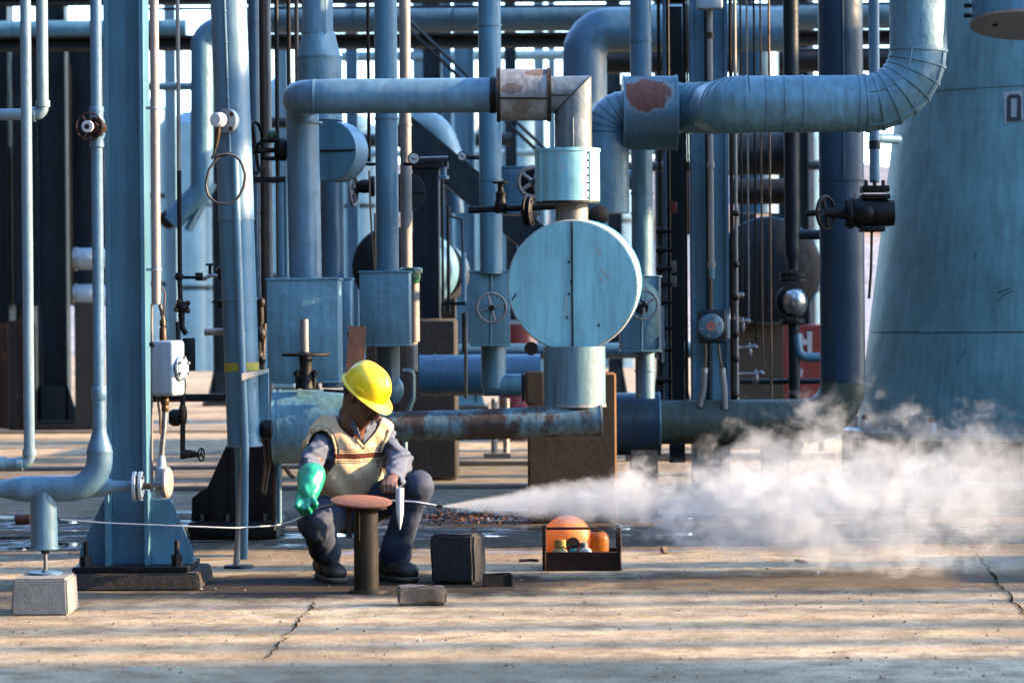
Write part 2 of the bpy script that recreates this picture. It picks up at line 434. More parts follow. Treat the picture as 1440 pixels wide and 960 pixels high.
def wheel(par, mat, c, d, R_, rim, spokes=4, hubmat='black_iron', a0=.4, dish=.0, name='handwheel'):
    u, v_, d = frame(d); c = Vector(c)
    pth = [c + (u * math.cos(a) + v_ * math.sin(a)) * R_ for a in [2 * math.pi * i / 36 for i in range(36)]]
    vs = []; fs = []; m = 10
    for i in range(36):
        a = 2 * math.pi * i / 36; e = u * math.cos(a) + v_ * math.sin(a)
        for j in range(m):
            b_ = 2 * math.pi * j / m
            vs.append(c + e * (R_ + rim * math.cos(b_)) + d * (rim * math.sin(b_)))
    for i in range(36):
        for j in range(m):
            fs.append((i * m + j, i * m + (j + 1) % m, ((i + 1) % 36) * m + (j + 1) % m, ((i + 1) % 36) * m + j))
    o = MB().add(vs, fs).build(name, mat, par, 180)
    for i in range(spokes):
        a = a0 + 2 * math.pi * i / spokes; e = u * math.cos(a) + v_ * math.sin(a)
        MB().tube([c + d * dish + e * R_ * .12, c + e * (R_ - rim * .5)], [rim * 1.05, rim * .8], 8).build('spoke', mat, o)
    MB().lathe(c + d * (dish - rim * 1.6), d, [(0, R_ * .2), (rim * 3.2, R_ * .2)], 14).build('hub', hubmat, o)
    return o
# ================================================================== SETTING
X_, Y_, Z_ = Vector((1, 0, 0)), Vector((0, 1, 0)), Vector((0, 0, 1))
g = MB().add([(-400, -30, 0), (400, -30, 0), (400, 900, 0), (-400, 900, 0)], [(0, 1, 2, 3)]).build('ground', 'yard_concrete')
struct(g)
def crack(pts, w0, name='crack'):
    rnd = random.Random(len(pts) + int(w0 * 1e5)); L = []
    for i in range(len(pts) - 1):
        a, b = pts[i], pts[i + 1]
        for k in range(10): L.append(a.lerp(b, k / 10) + Vector((rnd.uniform(-1, 1) * .016, rnd.uniform(-1, 1) * .02, 0)))
    L.append(pts[-1]); vs = []; fs = []
    for i, p in enumerate(L):
        ww = w0 * rnd.uniform(.25, 1.0)
        vs += [p + Vector((-ww, -ww * .6, .004)), p + Vector((ww, ww * .6, .004))]
    for i in range(len(L) - 1): fs.append((2 * i, 2 * i + 1, 2 * i + 3, 2 * i + 2))
    return MB().add(vs, fs).build(name, 'crack_dark', g)
crack([G(442, 846), G(428, 866), G(404, 893), G(372, 926)], .0055)
crack([G(1376, 778), G(1400, 812), G(1418, 838), G(1448, 868)], .0075)
crack([G(-60, 936), G(330, 929), G(720, 926), G(1080, 927), G(1500, 922)], .0045, 'joint')
# rubble bank with dry grass, far behind the plant
def terrain():
    nx, ny = 70, 26; vs = []; fs = []; rnd = random.Random(5)
    for j in range(ny):
        y = 105 + j * 9.0
        for i in range(nx):
            x = -150 + 300 * i / (nx - 1)
            t = (y - 105) / 225
            h = -.3 + 16 * (min(1, t * 1.25) ** 1.05) + (1.1 * math.sin(x * .11 + y * .07) + .7 * math.sin(x * .31 - y * .05)) * min(1, t * 5) + rnd.uniform(-.35, .35) * min(1, t * 6)
            vs.append((x, y, h))
    for j in range(ny - 1):
        for i in range(nx - 1): fs.append((j * nx + i, j * nx + i + 1, (j + 1) * nx + i + 1, (j + 1) * nx + i))
    return MB().add(vs, fs).build('embankment', 'bank_soil', None, 180)
struct(terrain())
# low concrete kerbs across the yard
for (px0, px1, py, h, dpt) in ((-80, 480, 662, .03, .16), (560, 760, 655, .05, .2), (230, 780, 690, .035, .10), (880, 1180, 648, .07, .2), (-80, 330, 610, .03, .3)):
    a, b = G(px0, py), G(px1, py)
    o = box(None, 'kerb', 'far_concrete', ((a.x + b.x) / 2, a.y, h / 2 - .002), (b.x - a.x, dpt, h), bevel=.01, seg=1); struct(o)
# posts and walls added out of view at right to throw the streaks of shade
rk = bpy.data.objects.new('shade_casters_beyond_frame', None); COL.objects.link(rk); rk.location = (9, 12, 0); struct(rk)
_rp = random.Random(21)
_py = [10.95, 11.14, 11.50, 11.72, 12.26, 12.60, 12.74, 13.02, 13.18, 14.74, 19.2, 21.2, 23.0, 26.0, 30, 36]
_pw = [.15, .08, .09, .20, .10, .19, .11, .11, .15, .12, .3, .5, .4, .6, 1.2, 1.6]
for y, w_ in zip(_py, _pw):
    x = _rp.uniform(30, 44) if y < 15 else _rp.uniform(14, 24)
    tube(rk, 'post', 'blue_paint', [(x, y, 0), (x, y + _rp.uniform(-.2, .2), 24)], w_ / 2, n=12)
box(rk, 'blocking_wall', 'block_concrete', (40.0, 6.3, 8), (.3, 8.5, 16))
box(rk, 'low_sun_blocker', 'block_concrete', (8.0, 14.2, .95), (.3, 1.5, 1.9))  # added out of view to keep the sun off the lower steam
for (x, y0, y1, z0_, z1_) in ((12.0, 14.36, 14.70, 0, 6.0), (12.0, 14.36, 14.70, 6.4, 6.7), (10.0, 15.74, 16.02, 0, 7.2), (10.0, 16.02, 16.40, 0, 5.1), (10.4, 16.41, 17.30, 0, 8), (12.0, 17.58, 17.80, 5.5, 10), (12.5, 17.82, 19.05, 0, 6.3)):
    box(rk, 'sun_blocker', 'block_concrete', (x, (y0 + y1) / 2, (z0_ + z1_) / 2), (.3, y1 - y0, z1_ - z0_))  # unseen panels added and sized to keep sun off chosen pipes

# unseen walls added behind the camera and at left to shut out low sky
bb = bpy.data.objects.new('sky_blockers_out_of_view', None); COL.objects.link(bb); bb.location = (0, -16, 0); struct(bb)
box(bb, 'blocking_wall', 'beam_brown', (-4, -16, 6.5), (70, .4, 13))
box(bb, 'left_sky_blocker', 'beam_brown', (-10.5, 7, 7), (.4, 46, 14)); box(bb, 'far_sky_blocker', 'beam_brown', (-16, 44, 7), (.4, 28, 14))  # added beyond the left edge so left sides of pipes go darker
for i in range(12): box(bb, 'blocker_rib', 'beam_brown', (-36 + 6 * i, -15.7, 6.4), (.5, .4, 12.8))

# ================================================================== TOWER (right)
TC = P(1482, 600, 20.5); TC.z = 0
def zt(py): return P(1482, py, 20.5).z
tw = thing('process_tower', 'large blue grey conical tower skirt bolted to its foundation at right', 'tower', TC)
zb, zs1, zs2 = zt(600), zt(465), zt(135)
def tr(py): return S(20.5, 275 - (600 - py) * (77 / 600))
def cone(p0, p1): 
    return [(zt(p0), tr(p0)), (zt(p1), tr(p1))]
for nm, (p0, p1) in (('shell_course', (600, 466)), ('shell_course', (464.5, 136)), ('shell_course', (134.5, -260))):
    lathe(tw, nm, 'tower_paint', TC, Z_, cone(p0, p1), 96)
lathe(tw, 'weld_seam', 'navy_column', TC, Z_, [(zt(466.2), tr(465) - .004), (zt(464.3), tr(465) - .004)], 96)
lathe(tw, 'weld_seam', 'tower_paint', TC, Z_, [(zt(136.2), tr(135) + .005), (zt(134.3), tr(135) + .005)], 96)
lathe(tw, 'tower_body', 'tower_paint', TC, Z_, [(zt(-260), tr(-260) - .01), (9.5, tr(-260) - .01)], 64)
RF = S(20.5, 302)
fl = lathe(tw, 'base_ring', 'tower_paint', TC, Z_, [(zb - .045, RF), (zb, RF)], 96)
lathe(tw, 'skirt', 'navy_column', TC, Z_, [(.12, RF - .22), (zb - .045, RF - .22)], 64)
lathe(tw, 'foot_ring', 'tower_paint', TC, Z_, [(.10, RF - .01), (.125, RF - .01)], 96)
lathe(tw, 'foundation', 'far_concrete', TC, Z_, [(0, RF + .16), (.10, RF + .16)], 64)
for i in range(12):
    a = rad(-105 + 30 * i)
    e = Vector((math.sin(a), -math.cos(a), 0)); t_ = Vector((math.cos(a), math.sin(a), 0))
    for s in (-1, 1):
        c = TC + e * (RF - .12) + t_ * (s * .068); c.z = (zb - .045 + .125) / 2
        box(tw, 'chair_plate', 'tower_paint', c, (.2, .016, zb - .17), (e, t_, Z_))
    c = TC + e * (RF - .09)
    b_ = lathe(tw, 'anchor_bolt', 'brown_steel', c + Z_ * zb, Z_, [(0, .022), (.105, .022)], 12)
    MB().lathe(c + Z_ * (zb + .001), Z_, [(0, .038), (.07, .038)], 6).build('nut', 'dusty_white', b_, 20)
    tube(tw, 'anchor_rod', 'blue_paint', [c + Z_ * .12, c + Z_ * (zb - .04)], .02, n=10)
# stencilled figure on the tower (flat paint lying on the shell)
def on_tower(px, py, off):
    z = zt(py); r = tr(py) + off
    d = P(px, py, 20.5); u = (d.x - CAM.x) / (d.y - CAM.y)          # ray x = u*y
    A = 1 + u * u; B = -2 * (u * TC.x + TC.y); C_ = TC.x ** 2 + TC.y ** 2 - r * r
    y = (-B - math.sqrt(B * B - 4 * A * C_)) / (2 * A)
    return Vector((u * y, y, z))
def decal(par, name, mat, poly, off, hole=None):
    if hole is None:
        f = MB().add([on_tower(x, y, off) for x, y in poly], [tuple(range(len(poly)))])
    else:
        n = len(poly); f = MB().add([on_tower(x, y, off) for x, y in poly + hole], [(i, (i + 1) % n, n + (i + 1) % n, n + i) for i in range(n)])
    return f.build(name, mat, par)
decal(tw, 'stencil_patch', 'stencil_white', [(1411, 144), (1438, 142), (1440, 182), (1413, 187)], .004)
decal(tw, 'stencil_digit', 'stencil_black', [(1416, 151), (1420, 147), (1432, 147), (1436, 151), (1436, 183), (1416, 184)], .008,
      [(1421.5, 152.5), (1422.5, 152), (1430, 152), (1431, 152.5), (1430, 178), (1422, 178)])
# black hand scrawls on the lower shell
rnd = random.Random(3)
def scrawl(pts, wpx=1.0, name='scrawl', mat='navy_column', onf=on_tower, par=tw, off=.005):
    vs = []; fs = []
    for i, (x, y) in enumerate(pts):
        a = pts[max(0, i - 1)]; b_ = pts[min(len(pts) - 1, i + 1)]
        t_ = Vector((b_[0] - a[0], b_[1] - a[1])); t_.normalize(); nrm = Vector((-t_.y, t_.x)) * wpx / 2
        vs += [onf(x + nrm.x, y + nrm.y, off), onf(x - nrm.x, y - nrm.y, off)]
    for i in range(len(pts) - 1): fs.append((2 * i, 2 * i + 1, 2 * i + 3, 2 * i + 2))
    return MB().add(vs, fs).build(name, mat, par)
scrawl([(1358, 470), (1359, 486), (1352, 498), (1345, 508)], .7)
scrawl([(1402, 413), (1413, 409), (1421, 407)], 1.2); scrawl([(1404, 424), (1414, 414), (1424, 411)], 1)

# hanging cowl, top right corner
c = P(1441, 34, 16.4); t = thing('vent_cowl', 'blue drum hanging at top right with pale underside and a hole', 'vent', c)
R0 = S(16.4, 77)
va = Vector((.05, .17, 1)).normalized()
lathe(t, 'drum', 'blue_paint', c, va, [(0.004, R0), (1.4, R0)], 48)
lathe(t, 'underside', 'cream_pipe', c, va, [(-.012, R0 * .99), (.003, R0 * 1.005)], 48)
lathe(t, 'drain_hole', 'black_iron', c + Vector((-.165, -.02, .004)), va, [(-.016, .016), (-.010, .016)], 16)
for py in (8, 22):
    q = P(1363, py, 16.4); lathe(t, 'bolt', 'black_iron', q, X_, [(-.03, .012), (.02, .012)], 8)

# ================================================================== BIG INSULATED RUN (can, lobster-back bends, riser)
Yr = 16.2
t = thing('insulated_pipe_run', 'wide segmented insulated pipe rising to top right beside the tower', 'pipe', P(1290, 600, Yr))
rr = S(Yr, 80) / 2
rise = vline(1291, 40, Yr, (-260, 145)); crn = rise[1]
left = P(1052, 145, Yr)
pts = [rise[0], Vector((crn.x, crn.y, crn.z)), Vector((left.x, left.y, crn.z))]
lobs = fillet(pts, S(Yr, 74), 7)
tube(t, 'riser', 'insulation_paint', [lobs[0], lobs[1]], rr, n=40)
tube(t, 'bend', 'insulation_paint', lobs[1:9], rr, n=40, smooth=14)
tube(t, 'straight', 'insulation_paint', [lobs[8], lobs[9]], rr, n=40)
for i in range(1, 9):
    dd = (lobs[min(i + 1, 9)] - lobs[i]).normalized() + (lobs[i] - lobs[i - 1]).normalized()
    ring(t, 'band', 'insulation_paint', lobs[i], dd, rr * 1.045, .014)
# longitudinal seam beads along the bend
for ang in (.35, -.9):
    sp = []
    for i in range(1, 9):
        dd = ((lobs[min(i + 1, 9)] - lobs[i]).normalized() + (lobs[i] - lobs[i - 1]).normalized()).normalized()
        n_ = dd.cross(Vector((0, -1, 0))).normalized()
        sp.append(lobs[i] + (Vector((0, -1, 0)) * math.cos(ang) + n_ * math.sin(ang)) * rr * 1.02)
    tube(t, 'seam', 'insulation_paint', sp, .005, n=6)
for px in (1207, 1128, 1102, 1076):
    q = P(px, 145, Yr); ring(t, 'band', 'insulation_paint', (q.x, q.y, crn.z), X_, rr * 1.03, .011)
tube(t, 'seam', 'rust_patch_paint', [P(1128, 182, Yr - .02), P(1222, 182, Yr - .02)], .008, n=8)
# offset bend going back to the can
Yc = 17.3; rc = S(Yc, 66) / 2
p0 = Vector((left.x, left.y, crn.z)); p3 = P(952, 152, Yc); 
b1 = p0 + Vector((-.30, 0, 0)); b2 = P(985, 152, Yc)
off = fillet([p0, p0 + Vector((-.10, .0, -.004)), P(1000, 152, Yc - .05), p3], .42, 5)
tube(t, 'offset_bend', 'insulation_paint', off, [rr + (rc * 1.05 - rr) * i / (len(off) - 1) for i in range(len(off))], n=40, smooth=10)
for i in range(1, len(off) - 1):
    dd = (off[i + 1] - off[i]).normalized() + (off[i] - off[i - 1]).normalized()
    ring(t, 'band', 'insulation_paint', off[i], dd, (rr + (rc * 1.05 - rr) * i / (len(off) - 1)) * 1.035, .012)
# rusty can
cL, cR = P(877, 159, Yc), P(951, 159, Yc)
_q = P(908, 134, Yc - .2)
paint('can_rust_paint', (0.0341, 0.0910, 0.1190), .25, .35, .05, dents=.4, rustcol=(.080, .020, .0065), blots=((_q.x, _q.z, S(Yc, 38), S(Yc, 27), .95),))
lathe(t, 'can', 'can_rust_paint', cL, cR - cL, [(0, S(Yc, 104) / 2), ((cR - cL).length, S(Yc, 104) / 2)], 48)
for q in (cL, cR): ring(t, 'can_lip', 'insulation_paint', q, X_, S(Yc, 107) / 2, .012)
# bend down on the left of the can
dn = fillet([cL + Vector((0.02, 0, 0)), P(852, 159, Yc), P(855, 292, Yc)], S(Yc, 32), 6)
q0 = P(853, 159, Yc)
dn = fillet([cL + Vector((.02, 0, .0)), Vector((q0.x, q0.y, cL.z)), Vector((q0.x, q0.y, P(853, 300, Yc).z))], S(Yc, 36), 6)
tube(t, 'bend', 'insulation_paint', dn, S(Yc, 62) / 2, n=40, smooth=12)
for i in range(1, len(dn) - 1):
    dd = (dn[i + 1] - dn[i]).normalized() + (dn[i] - dn[i - 1]).normalized()
    ring(t, 'band', 'deep_blue_paint', dn[i], dd, S(Yc, 63.5) / 2, .009)

# ================================================================== CENTRE ASSEMBLY: overhead pipe, sleeve, mitre, can, drum, outlet
Yo = 15.5
t = thing('overhead_pipe', 'long blue grey overhead pipe with round left end above the worker', 'pipe', P(420, 600, Yo))
ez = P(560, 135, Yo).z; ro = S(Yo, 49) / 2
eL, eR = P(418, 137, Yo), P(700, 135, Yo)
back = Vector((eL.x, Yo + .42, ez))
el = fillet([Vector((eR.x, Yo, ez)), Vector((eL.x, Yo, ez)), back], .17, 10)
tube(t, 'pipe', 'light_blue_paint', el, ro, n=40)
q = P(442, 137, Yo); ring(t, 'weld_bead', 'light_blue_paint', (q.x, Yo, ez), X_, ro * 1.015, .012)
q = P(693, 137, Yo); ring(t, 'gasket', 'black_iron', (q.x, Yo, ez), X_, ro * 1.06, .03)

t = thing('clamp_sleeve', 'rust streaked white steel sleeve clamped round the overhead pipe', 'sleeve', P(737, 170, Yo))
sl_, sr_ = P(701, 133, Yo), P(772, 133, Yo); zc = ez; rs_ = S(Yo, 73) / 2
_q = P(720, 128, Yo); _q2 = P(755, 104, Yo); _q3 = P(733, 152, Yo)
paint('sleeve_rust', (0.1550, 0.1581, 0.1550), .3, .6, .12, .5, rustcol=(.038, .017, .009), blots=((_q.x, _q.z, S(Yo, 22), S(Yo, 9), .7), (_q2.x, _q2.z, S(Yo, 20), S(Yo, 7), .8), (_q3.x, _q3.z, S(Yo, 18), S(Yo, 14), .6)))
lathe(t, 'shell', 'sleeve_rust', (sl_.x, Yo, zc), X_, [(0, rs_), (sr_.x - sl_.x, rs_)], 48)
for q in (sl_, sr_): ring(t, 'rim', 'brown_steel', (q.x, Yo, zc), X_, rs_ * 1.045, .02)
tube(t, 'seam', 'dark_steel', [P(702, 138, Yo - rs_ - .002), P(771, 138, Yo - rs_ - .002)], .005, n=8)

t = thing('mitred_downpipe', 'bare grey pipe with a square mitred elbow turning down into a can', 'pipe', P(806, 210, Yo))
rm = S(Yo, 52) / 2
mx = P(806, 150, Yo).x
zbot = P(806, 212, Yo).z
tube(t, 'elbow', 'bare_cladding', [(sr_.x + .005, Yo, ez), (mx, Yo, ez), (mx, Yo, zbot)], rm, n=48, smooth=20)
tube(t, 'mitre_seam', 'dark_steel', [(mx + rm * 1.004 * math.cos(a_), Yo + rm * 1.004 * math.sin(a_), ez + rm * 1.004 * math.cos(a_)) for a_ in [2 * math.pi * i / 40 for i in range(41)]], .0035, n=6)
tube(t, 'seam', 'dark_steel', [(sr_.x + .01, Yo - rm - .001, ez - .01), (mx - .02, Yo - rm - .001, ez - .01)], .003, n=6)
q = P(806, 167, Yo); ring(t, 'band', 'bare_cladding', (mx, Yo, q.z), Z_, rm * 1.012, .006)
e1 = Vector((mx - rm * .0, Yo - rm * 1.0, 0))
tube(t, 'seam', 'bare_cladding', [(mx - .004, Yo - rm - .002, q.z), (mx - .004, Yo - rm - .002, zbot)], .005, n=8)

t = thing('insulation_can', 'round blue riveted insulation can with pale scratches above the drum', 'can', P(798, 288, Yo))
cx_ = P(798, 250, Yo).x; z0, z1 = P(798, 285, Yo).z, P(798, 212, Yo).z; rc_ = S(Yo, 91) / 2
lathe(t, 'shell', 'drum_paint', (cx_, Yo, 0), Z_, [(z0, rc_), (z1, rc_)], 56)
ring(t, 'rim', 'drum_paint', (cx_, Yo, z1), Z_, rc_ * 1.03, .018); ring(t, 'rim', 'dark_steel', (cx_, Yo, z0), Z_, rc_ * 1.01, .012)
for i in range(7):
    z = z0 + (z1 - z0) * (i + .5) / 7
    a = rad(38); c = Vector((cx_ + math.sin(a) * rc_, Yo - math.cos(a) * rc_, z))
    MB().ball(c, .006, n=8, m=5).build('rivet', 'navy_paint', t)
a = rad(42); tube(t, 'seam', 'drum_paint', [(cx_ + math.sin(a) * rc_, Yo - math.cos(a) * rc_, z0), (cx_ + math.sin(a) * rc_, Yo - math.cos(a) * rc_, z1)], .005, n=8)
a = rad(-56); tube(t, 'seam', 'drum_paint', [(cx_ + math.sin(a) * rc_, Yo - math.cos(a) * rc_, z0), (cx_ + math.sin(a) * rc_, Yo - math.cos(a) * rc_, z1)], .005, n=8)
def on_icn(px, py, off_):
    y = Yo
    for _ in range(4):
        dx = P(px, py, y).x - cx_; y = Yo - math.sqrt(max(1e-4, (rc_ + off_) ** 2 - dx * dx))
    return P(px, py, y)
for L in ([(782, 213), (786, 219), (790, 213)], [(794, 214), (798, 217), (802, 213)], [(784, 222), (788, 224), (785, 229)], [(786, 238), (790, 232)], [(790, 240), (797, 230)]):
    scrawl(L, 1.4, 'chalk_mark', 'dusty_white', on_icn, t, .003)

t = thing('insulated_drum', 'big round blue drum end with a centre seam in the middle', 'drum', P(806, 495, 15.4))
Yd = 15.35; dc = P(805, 402, Yd); rd = S(Yd, 184) / 2
ax = Vector((.10, 1, .055)).normalized()
face = MB(); u, v_, _ = frame(ax)
# face in two halves with a lapped seam
for s in (-1, 1):
    vs = []; 
    sd = X_ - ax * X_.dot(ax); sd.normalize(); up = sd.cross(ax); up = -up if up.z < 0 else up
    arc = [dc + (sd * math.cos(a) * s + up * math.sin(a)) * (rd * .985) for a in [math.pi * (i / 28 - .5) for i in range(29)]]
    if s > 0: arc = [p - ax * .004 for p in arc]
    MB().prism(arc, ax * .02).build('face_half', 'drum_paint', t)
lathe(t, 'rim', 'dusty_white', dc + ax * .0, ax, [(.008, rd * 1.0), (0.03, rd * 1.012), (.12, rd * 1.0)], 64)
lathe(t, 'shell', 'drum_paint', dc + ax * .12, ax, [(0, rd * .985), (.40, rd * .985), (.45, rd * .7)], 64)
tube(t, 'seam', 'navy_column', [dc + up * rd * .98 - ax * .008, dc - up * rd * .98 - ax * .008], .005, n=8)
def on_face(px, py, off_):
    d = (P(px, py, 10) - CAM); nn = ax; k = (dc - ax * (.004 + off_) - CAM).dot(nn) / d.dot(nn); return CAM + d * k
for L in ([(795, 416), (797, 424), (794, 432), (798, 436)], [(798, 440), (800, 448)], [(797, 488), (802, 484), (808, 490), (812, 492)], [(837, 352), (842, 349)], [(841, 360), (846, 352)], [(846, 376), (849, 381), (848, 386)], [(843, 390), (848, 396)], [(851, 384), (857, 392)], [(720, 422), (726, 413)]):
    scrawl(L, 2.0, 'scratch', 'dusty_white' if L[0][0] > 730 else 'navy_column', on_face, t, .003)
for (x, y) in ((800, 368), (803, 396), (800, 413), (798, 446), (842, 457)):
    MB().ball(on_face(x, y, .002), .006, n=8, m=5).build('rivet', 'dark_steel', t)
# neck above, outlet below
vlathe(t, 'neck', 'rust_sleeve', 804, 298, 15.5, [(286, 46), (312, 46)], 32)
t2 = thing('outlet_can', 'blue cylinder with sunlit right edge hanging below the drum', 'can', P(808, 570, 15.4))
MATS['outlet_paint'] = paint('outlet_paint', (0.0570, 0.1152, 0.1404), .22, .5, .10, dents=.15)
vlathe(t2, 'shell', 'outlet_paint', 808, 530, 15.45, [(487, 87), (571, 87)], 56)
vlathe(t2, 'rim', 'rust_sleeve', 808, 530, 15.45, [(568, 89), (572, 89)], 56)

# rust-stained horizontal line behind the worker
t = thing('rust_stained_pipe', 'horizontal pipe with peeling blue paint and black rust beside the worker', 'pipe', P(700, 640, 15.3))
Yw = 15.35
a, b_ = P(470, 603, Yw), P(846, 591, Yw)
d_ = (b_ - a)
tube(t, 'pipe', 'worn_pipe', [a, b_], S(Yw, 43) / 2, n=40)
ring(t, 'end_lip', 'bare_cladding', b_, d_, S(Yw, 45) / 2, .012)

# rust-brown pier behind
t = thing('concrete_pier', 'tall rust stained rectangular concrete pier behind the steam jet', 'pier', G(805, 736))
Yp = 17.6
a, b_ = P(742, 600, Yp), P(867, 600, Yp); ztp = P(800, 524, Yp).z
box(t, 'pier', 'pier_concrete', ((a.x + b_.x) / 2, Yp + .12, ztp / 2), (b_.x - a.x, .24, ztp), bevel=.012, seg=1)

# ================================================================== PIPE ROUND THE TOWER FOOT
Yq = 18.0
t = thing('foot_pipe', 'thick pipe coming down left of the tower and turning along the ground', 'pipe', P(1184, 640, Yq))
rq = S(Yq, 63) / 2
hz = P(1000, 593, Yq).z; vx = P(1185, 500, Yq).x
q0 = Vector((P(920, 593, Yq).x, Yq, hz))
pth = fillet([Vector((vx, Yq, P(1185, -260, Yq).z)), Vector((vx, Yq, hz)), q0], S(Yq, 52), 6)
tube(t, 'riser', 'riser_paint', pth[:2], rq, n=40)
tube(t, 'bend', 'green_grey_paint', pth[1:8], rq, n=40, smooth=14)
tube(t, 'run', 'green_grey_paint', pth[7:], rq * .98, n=40)
for i in range(1, 8):
    dd = (pth[min(i + 1, 8)] - pth[i]).normalized() + (pth[i] - pth[i - 1]).normalized()
    ring(t, 'band', 'green_grey_paint', pth[i], dd, rq * 1.025, .009)
vband(t, 'band', 'riser_paint', 1184, 254, 254, Yq, 66, 3)
a = rad(4); tube(t, 'seam', 'riser_paint', [(vx - .0, Yq - rq, P(1184, -260, Yq).z), (vx, Yq - rq, P(1184, 254, Yq).z)], .006, n=8)
cA, cB = P(866, 596, Yq), P(927, 596, Yq)
lathe(t, 'end_can', 'riser_paint', cA, X_, [(0, S(Yq, 88) / 2), (cB.x - cA.x, S(Yq, 88) / 2)], 48)
ring(t, 'can_lip', 'blue_paint', (cB.x, Yq, cA.z), X_, S(Yq, 90) / 2, .012)
for px in (905, 1090):
    q = P(px, 620, Yq); box(t, 'saddle', 'far_concrete', (q.x, Yq, (hz - rq) / 2), (.16, .22, hz - rq + .06))
# ================================================================== LEFT FOREGROUND
def conduit_run(label, px, pyb, yb, Y, w, collars):
    t = thing('conduit', label, 'conduit', P(px, yb, Y), 'pale conduits at the left edge')
    b = vline(px, pyb, Y, (-260, yb)); c = b[1]
    tube(t, 'pipe', 'conduit_paint', [b[0], c, Vector((P(-160, yb, Y).x, Y, c.z))], S(Y, w) / 2, S(Y, w * .62), 20, 5)
    for (kind, p, ww, h) in collars:
        if kind == 'v': ring(t, 'collar', 'conduit_paint', (c.x, Y, P(px, p, Y).z), Z_, S(Y, ww) / 2, S(Y, h))
        else: ring(t, 'collar', 'conduit_paint', (P(p, yb, Y).x, Y, c.z), X_, S(Y, ww) / 2, S(Y, h))
    return t
conduit_run('thin pale conduit with lower elbow turning left, leftmost of the front pipes', 41, 600, 651, 13.2, 15.5, (('v', 636, 19.5, 10), ('h', 28, 19.5, 8), ('h', 2, 20, 12)))
conduit_run('short pale conduit with elbow turning left near top left corner', 60, 140, 161, 13.35, 16.5, (('v', 146, 20.5, 9), ('h', 45, 20.5, 9)))

Ya = 12.5
t = thing('riser_pipe', 'blue grey riser with reducer and wide elbow standing on the concrete block', 'pipe', P(62, 808, Ya))
cx = vline(138, 400, Ya, (0,))[0].x
vpipe(t, 'riser', 'light_blue_paint', 138, 400, -260, 152, Ya, 16.5)
vpipe(t, 'riser', 'light_blue_paint', 138, 400, 206, 545, Ya, 16.5)
vlathe(t, 'coupling', 'light_blue_paint', 138, 400, Ya, [(543, 20), (544, 21.5), (562, 21.5), (563, 20)])
vpipe(t, 'riser', 'light_blue_paint', 138, 400, 562, 602, Ya, 18.5)
vlathe(t, 'reducer', 'light_blue_paint', 138, 400, Ya, [(601, 19), (606, 20), (618, 27), (628, 34), (635, 36.5)])
vband(t, 'weld_bead', 'light_blue_paint', 138, 400, 601, Ya, 20.5, 2); vband(t, 'weld_bead', 'light_blue_paint', 138, 400, 635, Ya, 38, 2.2)
hz = P(60, 687, Ya).z
pe = fillet([Vector((cx, Ya, P(138, 635, Ya).z)), Vector((cx, Ya, hz)), Vector((P(34, 687, Ya).x, Ya, hz))], S(Ya, 42), 10)
tube(t, 'elbow', 'light_blue_paint', pe, S(Ya, 36.5) / 2, n=36)
a = Vector((P(34, 687, Ya).x, Ya, hz)); lathe(t, 'reducer', 'light_blue_paint', a, -X_, [(0, S(Ya, 36.5) / 2), (S(Ya, 12), S(Ya, 33) / 2), (S(Ya, 32), S(Ya, 24) / 2), (S(Ya, 200), S(Ya, 24) / 2)])
# branch with flanges to the right
br = Vector((P(118, 685, Ya).x, Ya + .05, P(118, 685, Ya).z))
lathe(t, 'branch', 'light_blue_paint', br, X_, [(0, S(Ya, 32) / 2), (S(Ya, 24), S(Ya, 29) / 2), (S(Ya, 42), S(Ya, 16) / 2), (S(Ya, 66), S(Ya, 15.5) / 2)])
for px in (187.5, 196):
    q = P(px, 682, Ya); flange(t, 'enamel_white', (q.x, br.y, br.z), X_, S(Ya, 42) / 2, S(Ya, 5.2), 6 if px > 190 else 0, 'brown_steel')
q = P(199, 682, Ya); tube(t, 'nipple', 'bronze', [(q.x, br.y, br.z), (q.x + .035, br.y, br.z)], .013, n=12)
# support leg
vpipe(t, 'support_leg', 'light_blue_paint', 62, 730, 692, 769, Ya, 38, 32)
vband(t, 'support_leg_rim', 'light_blue_paint', 62, 730, 770, Ya, 40.5, 3)
vpipe(t, 'threaded_rod', 'steel', 64, 790, 768, 812, Ya, 6)
vlathe(t, 'nut', 'dark_steel', 64, 790, Ya, [(772, 12.5), (778, 12.5)], 6); vlathe(t, 'nut', 'blue_paint', 64, 790, Ya, [(801, 12.5), (808, 12.5)], 6)
blk_top = P(56, 814, 12.26).z
lathe(t, 'foot_plate', 'light_blue_paint', (P(64, 808, Ya).x, Ya, blk_top), Z_, [(0.001, S(Ya, 48) / 2), (.010, S(Ya, 48) / 2)])
def taper_block(par, name, mat, x0, x1, y0, y1, z1, k):
    vs = [(x0, y0, 0), (x1, y0, 0), (x1, y1, 0), (x0, y1, 0), (x0 + k, y0 + k, z1), (x1 - k, y0 + k, z1), (x1 - k, y1 - k, z1), (x0 + k, y1 - k, z1)]
    bm = bmesh.new(); vv = [bm.verts.new(p) for p in vs]
    for f in ((0, 3, 2, 1), (4, 5, 6, 7), (0, 1, 5, 4), (1, 2, 6, 5), (2, 3, 7, 6), (3, 0, 4, 7)): bm.faces.new([vv[i] for i in f])
    bmesh.ops.bevel(bm, geom=bm.edges[:], offset=.008, segments=2, affect='EDGES'); bm.verts.index_update()
    m = MB().add([p.co.copy() for p in bm.verts], [tuple(q.index for q in f.verts) for f in bm.faces]); bm.free()
    return m.build(name, mat, par)
a, b_ = G(15, 866), G(95, 866)
o = taper_block(None, 'concrete_block', 'block_concrete', a.x, b_.x, a.y, a.y + .30, blk_top, .008)
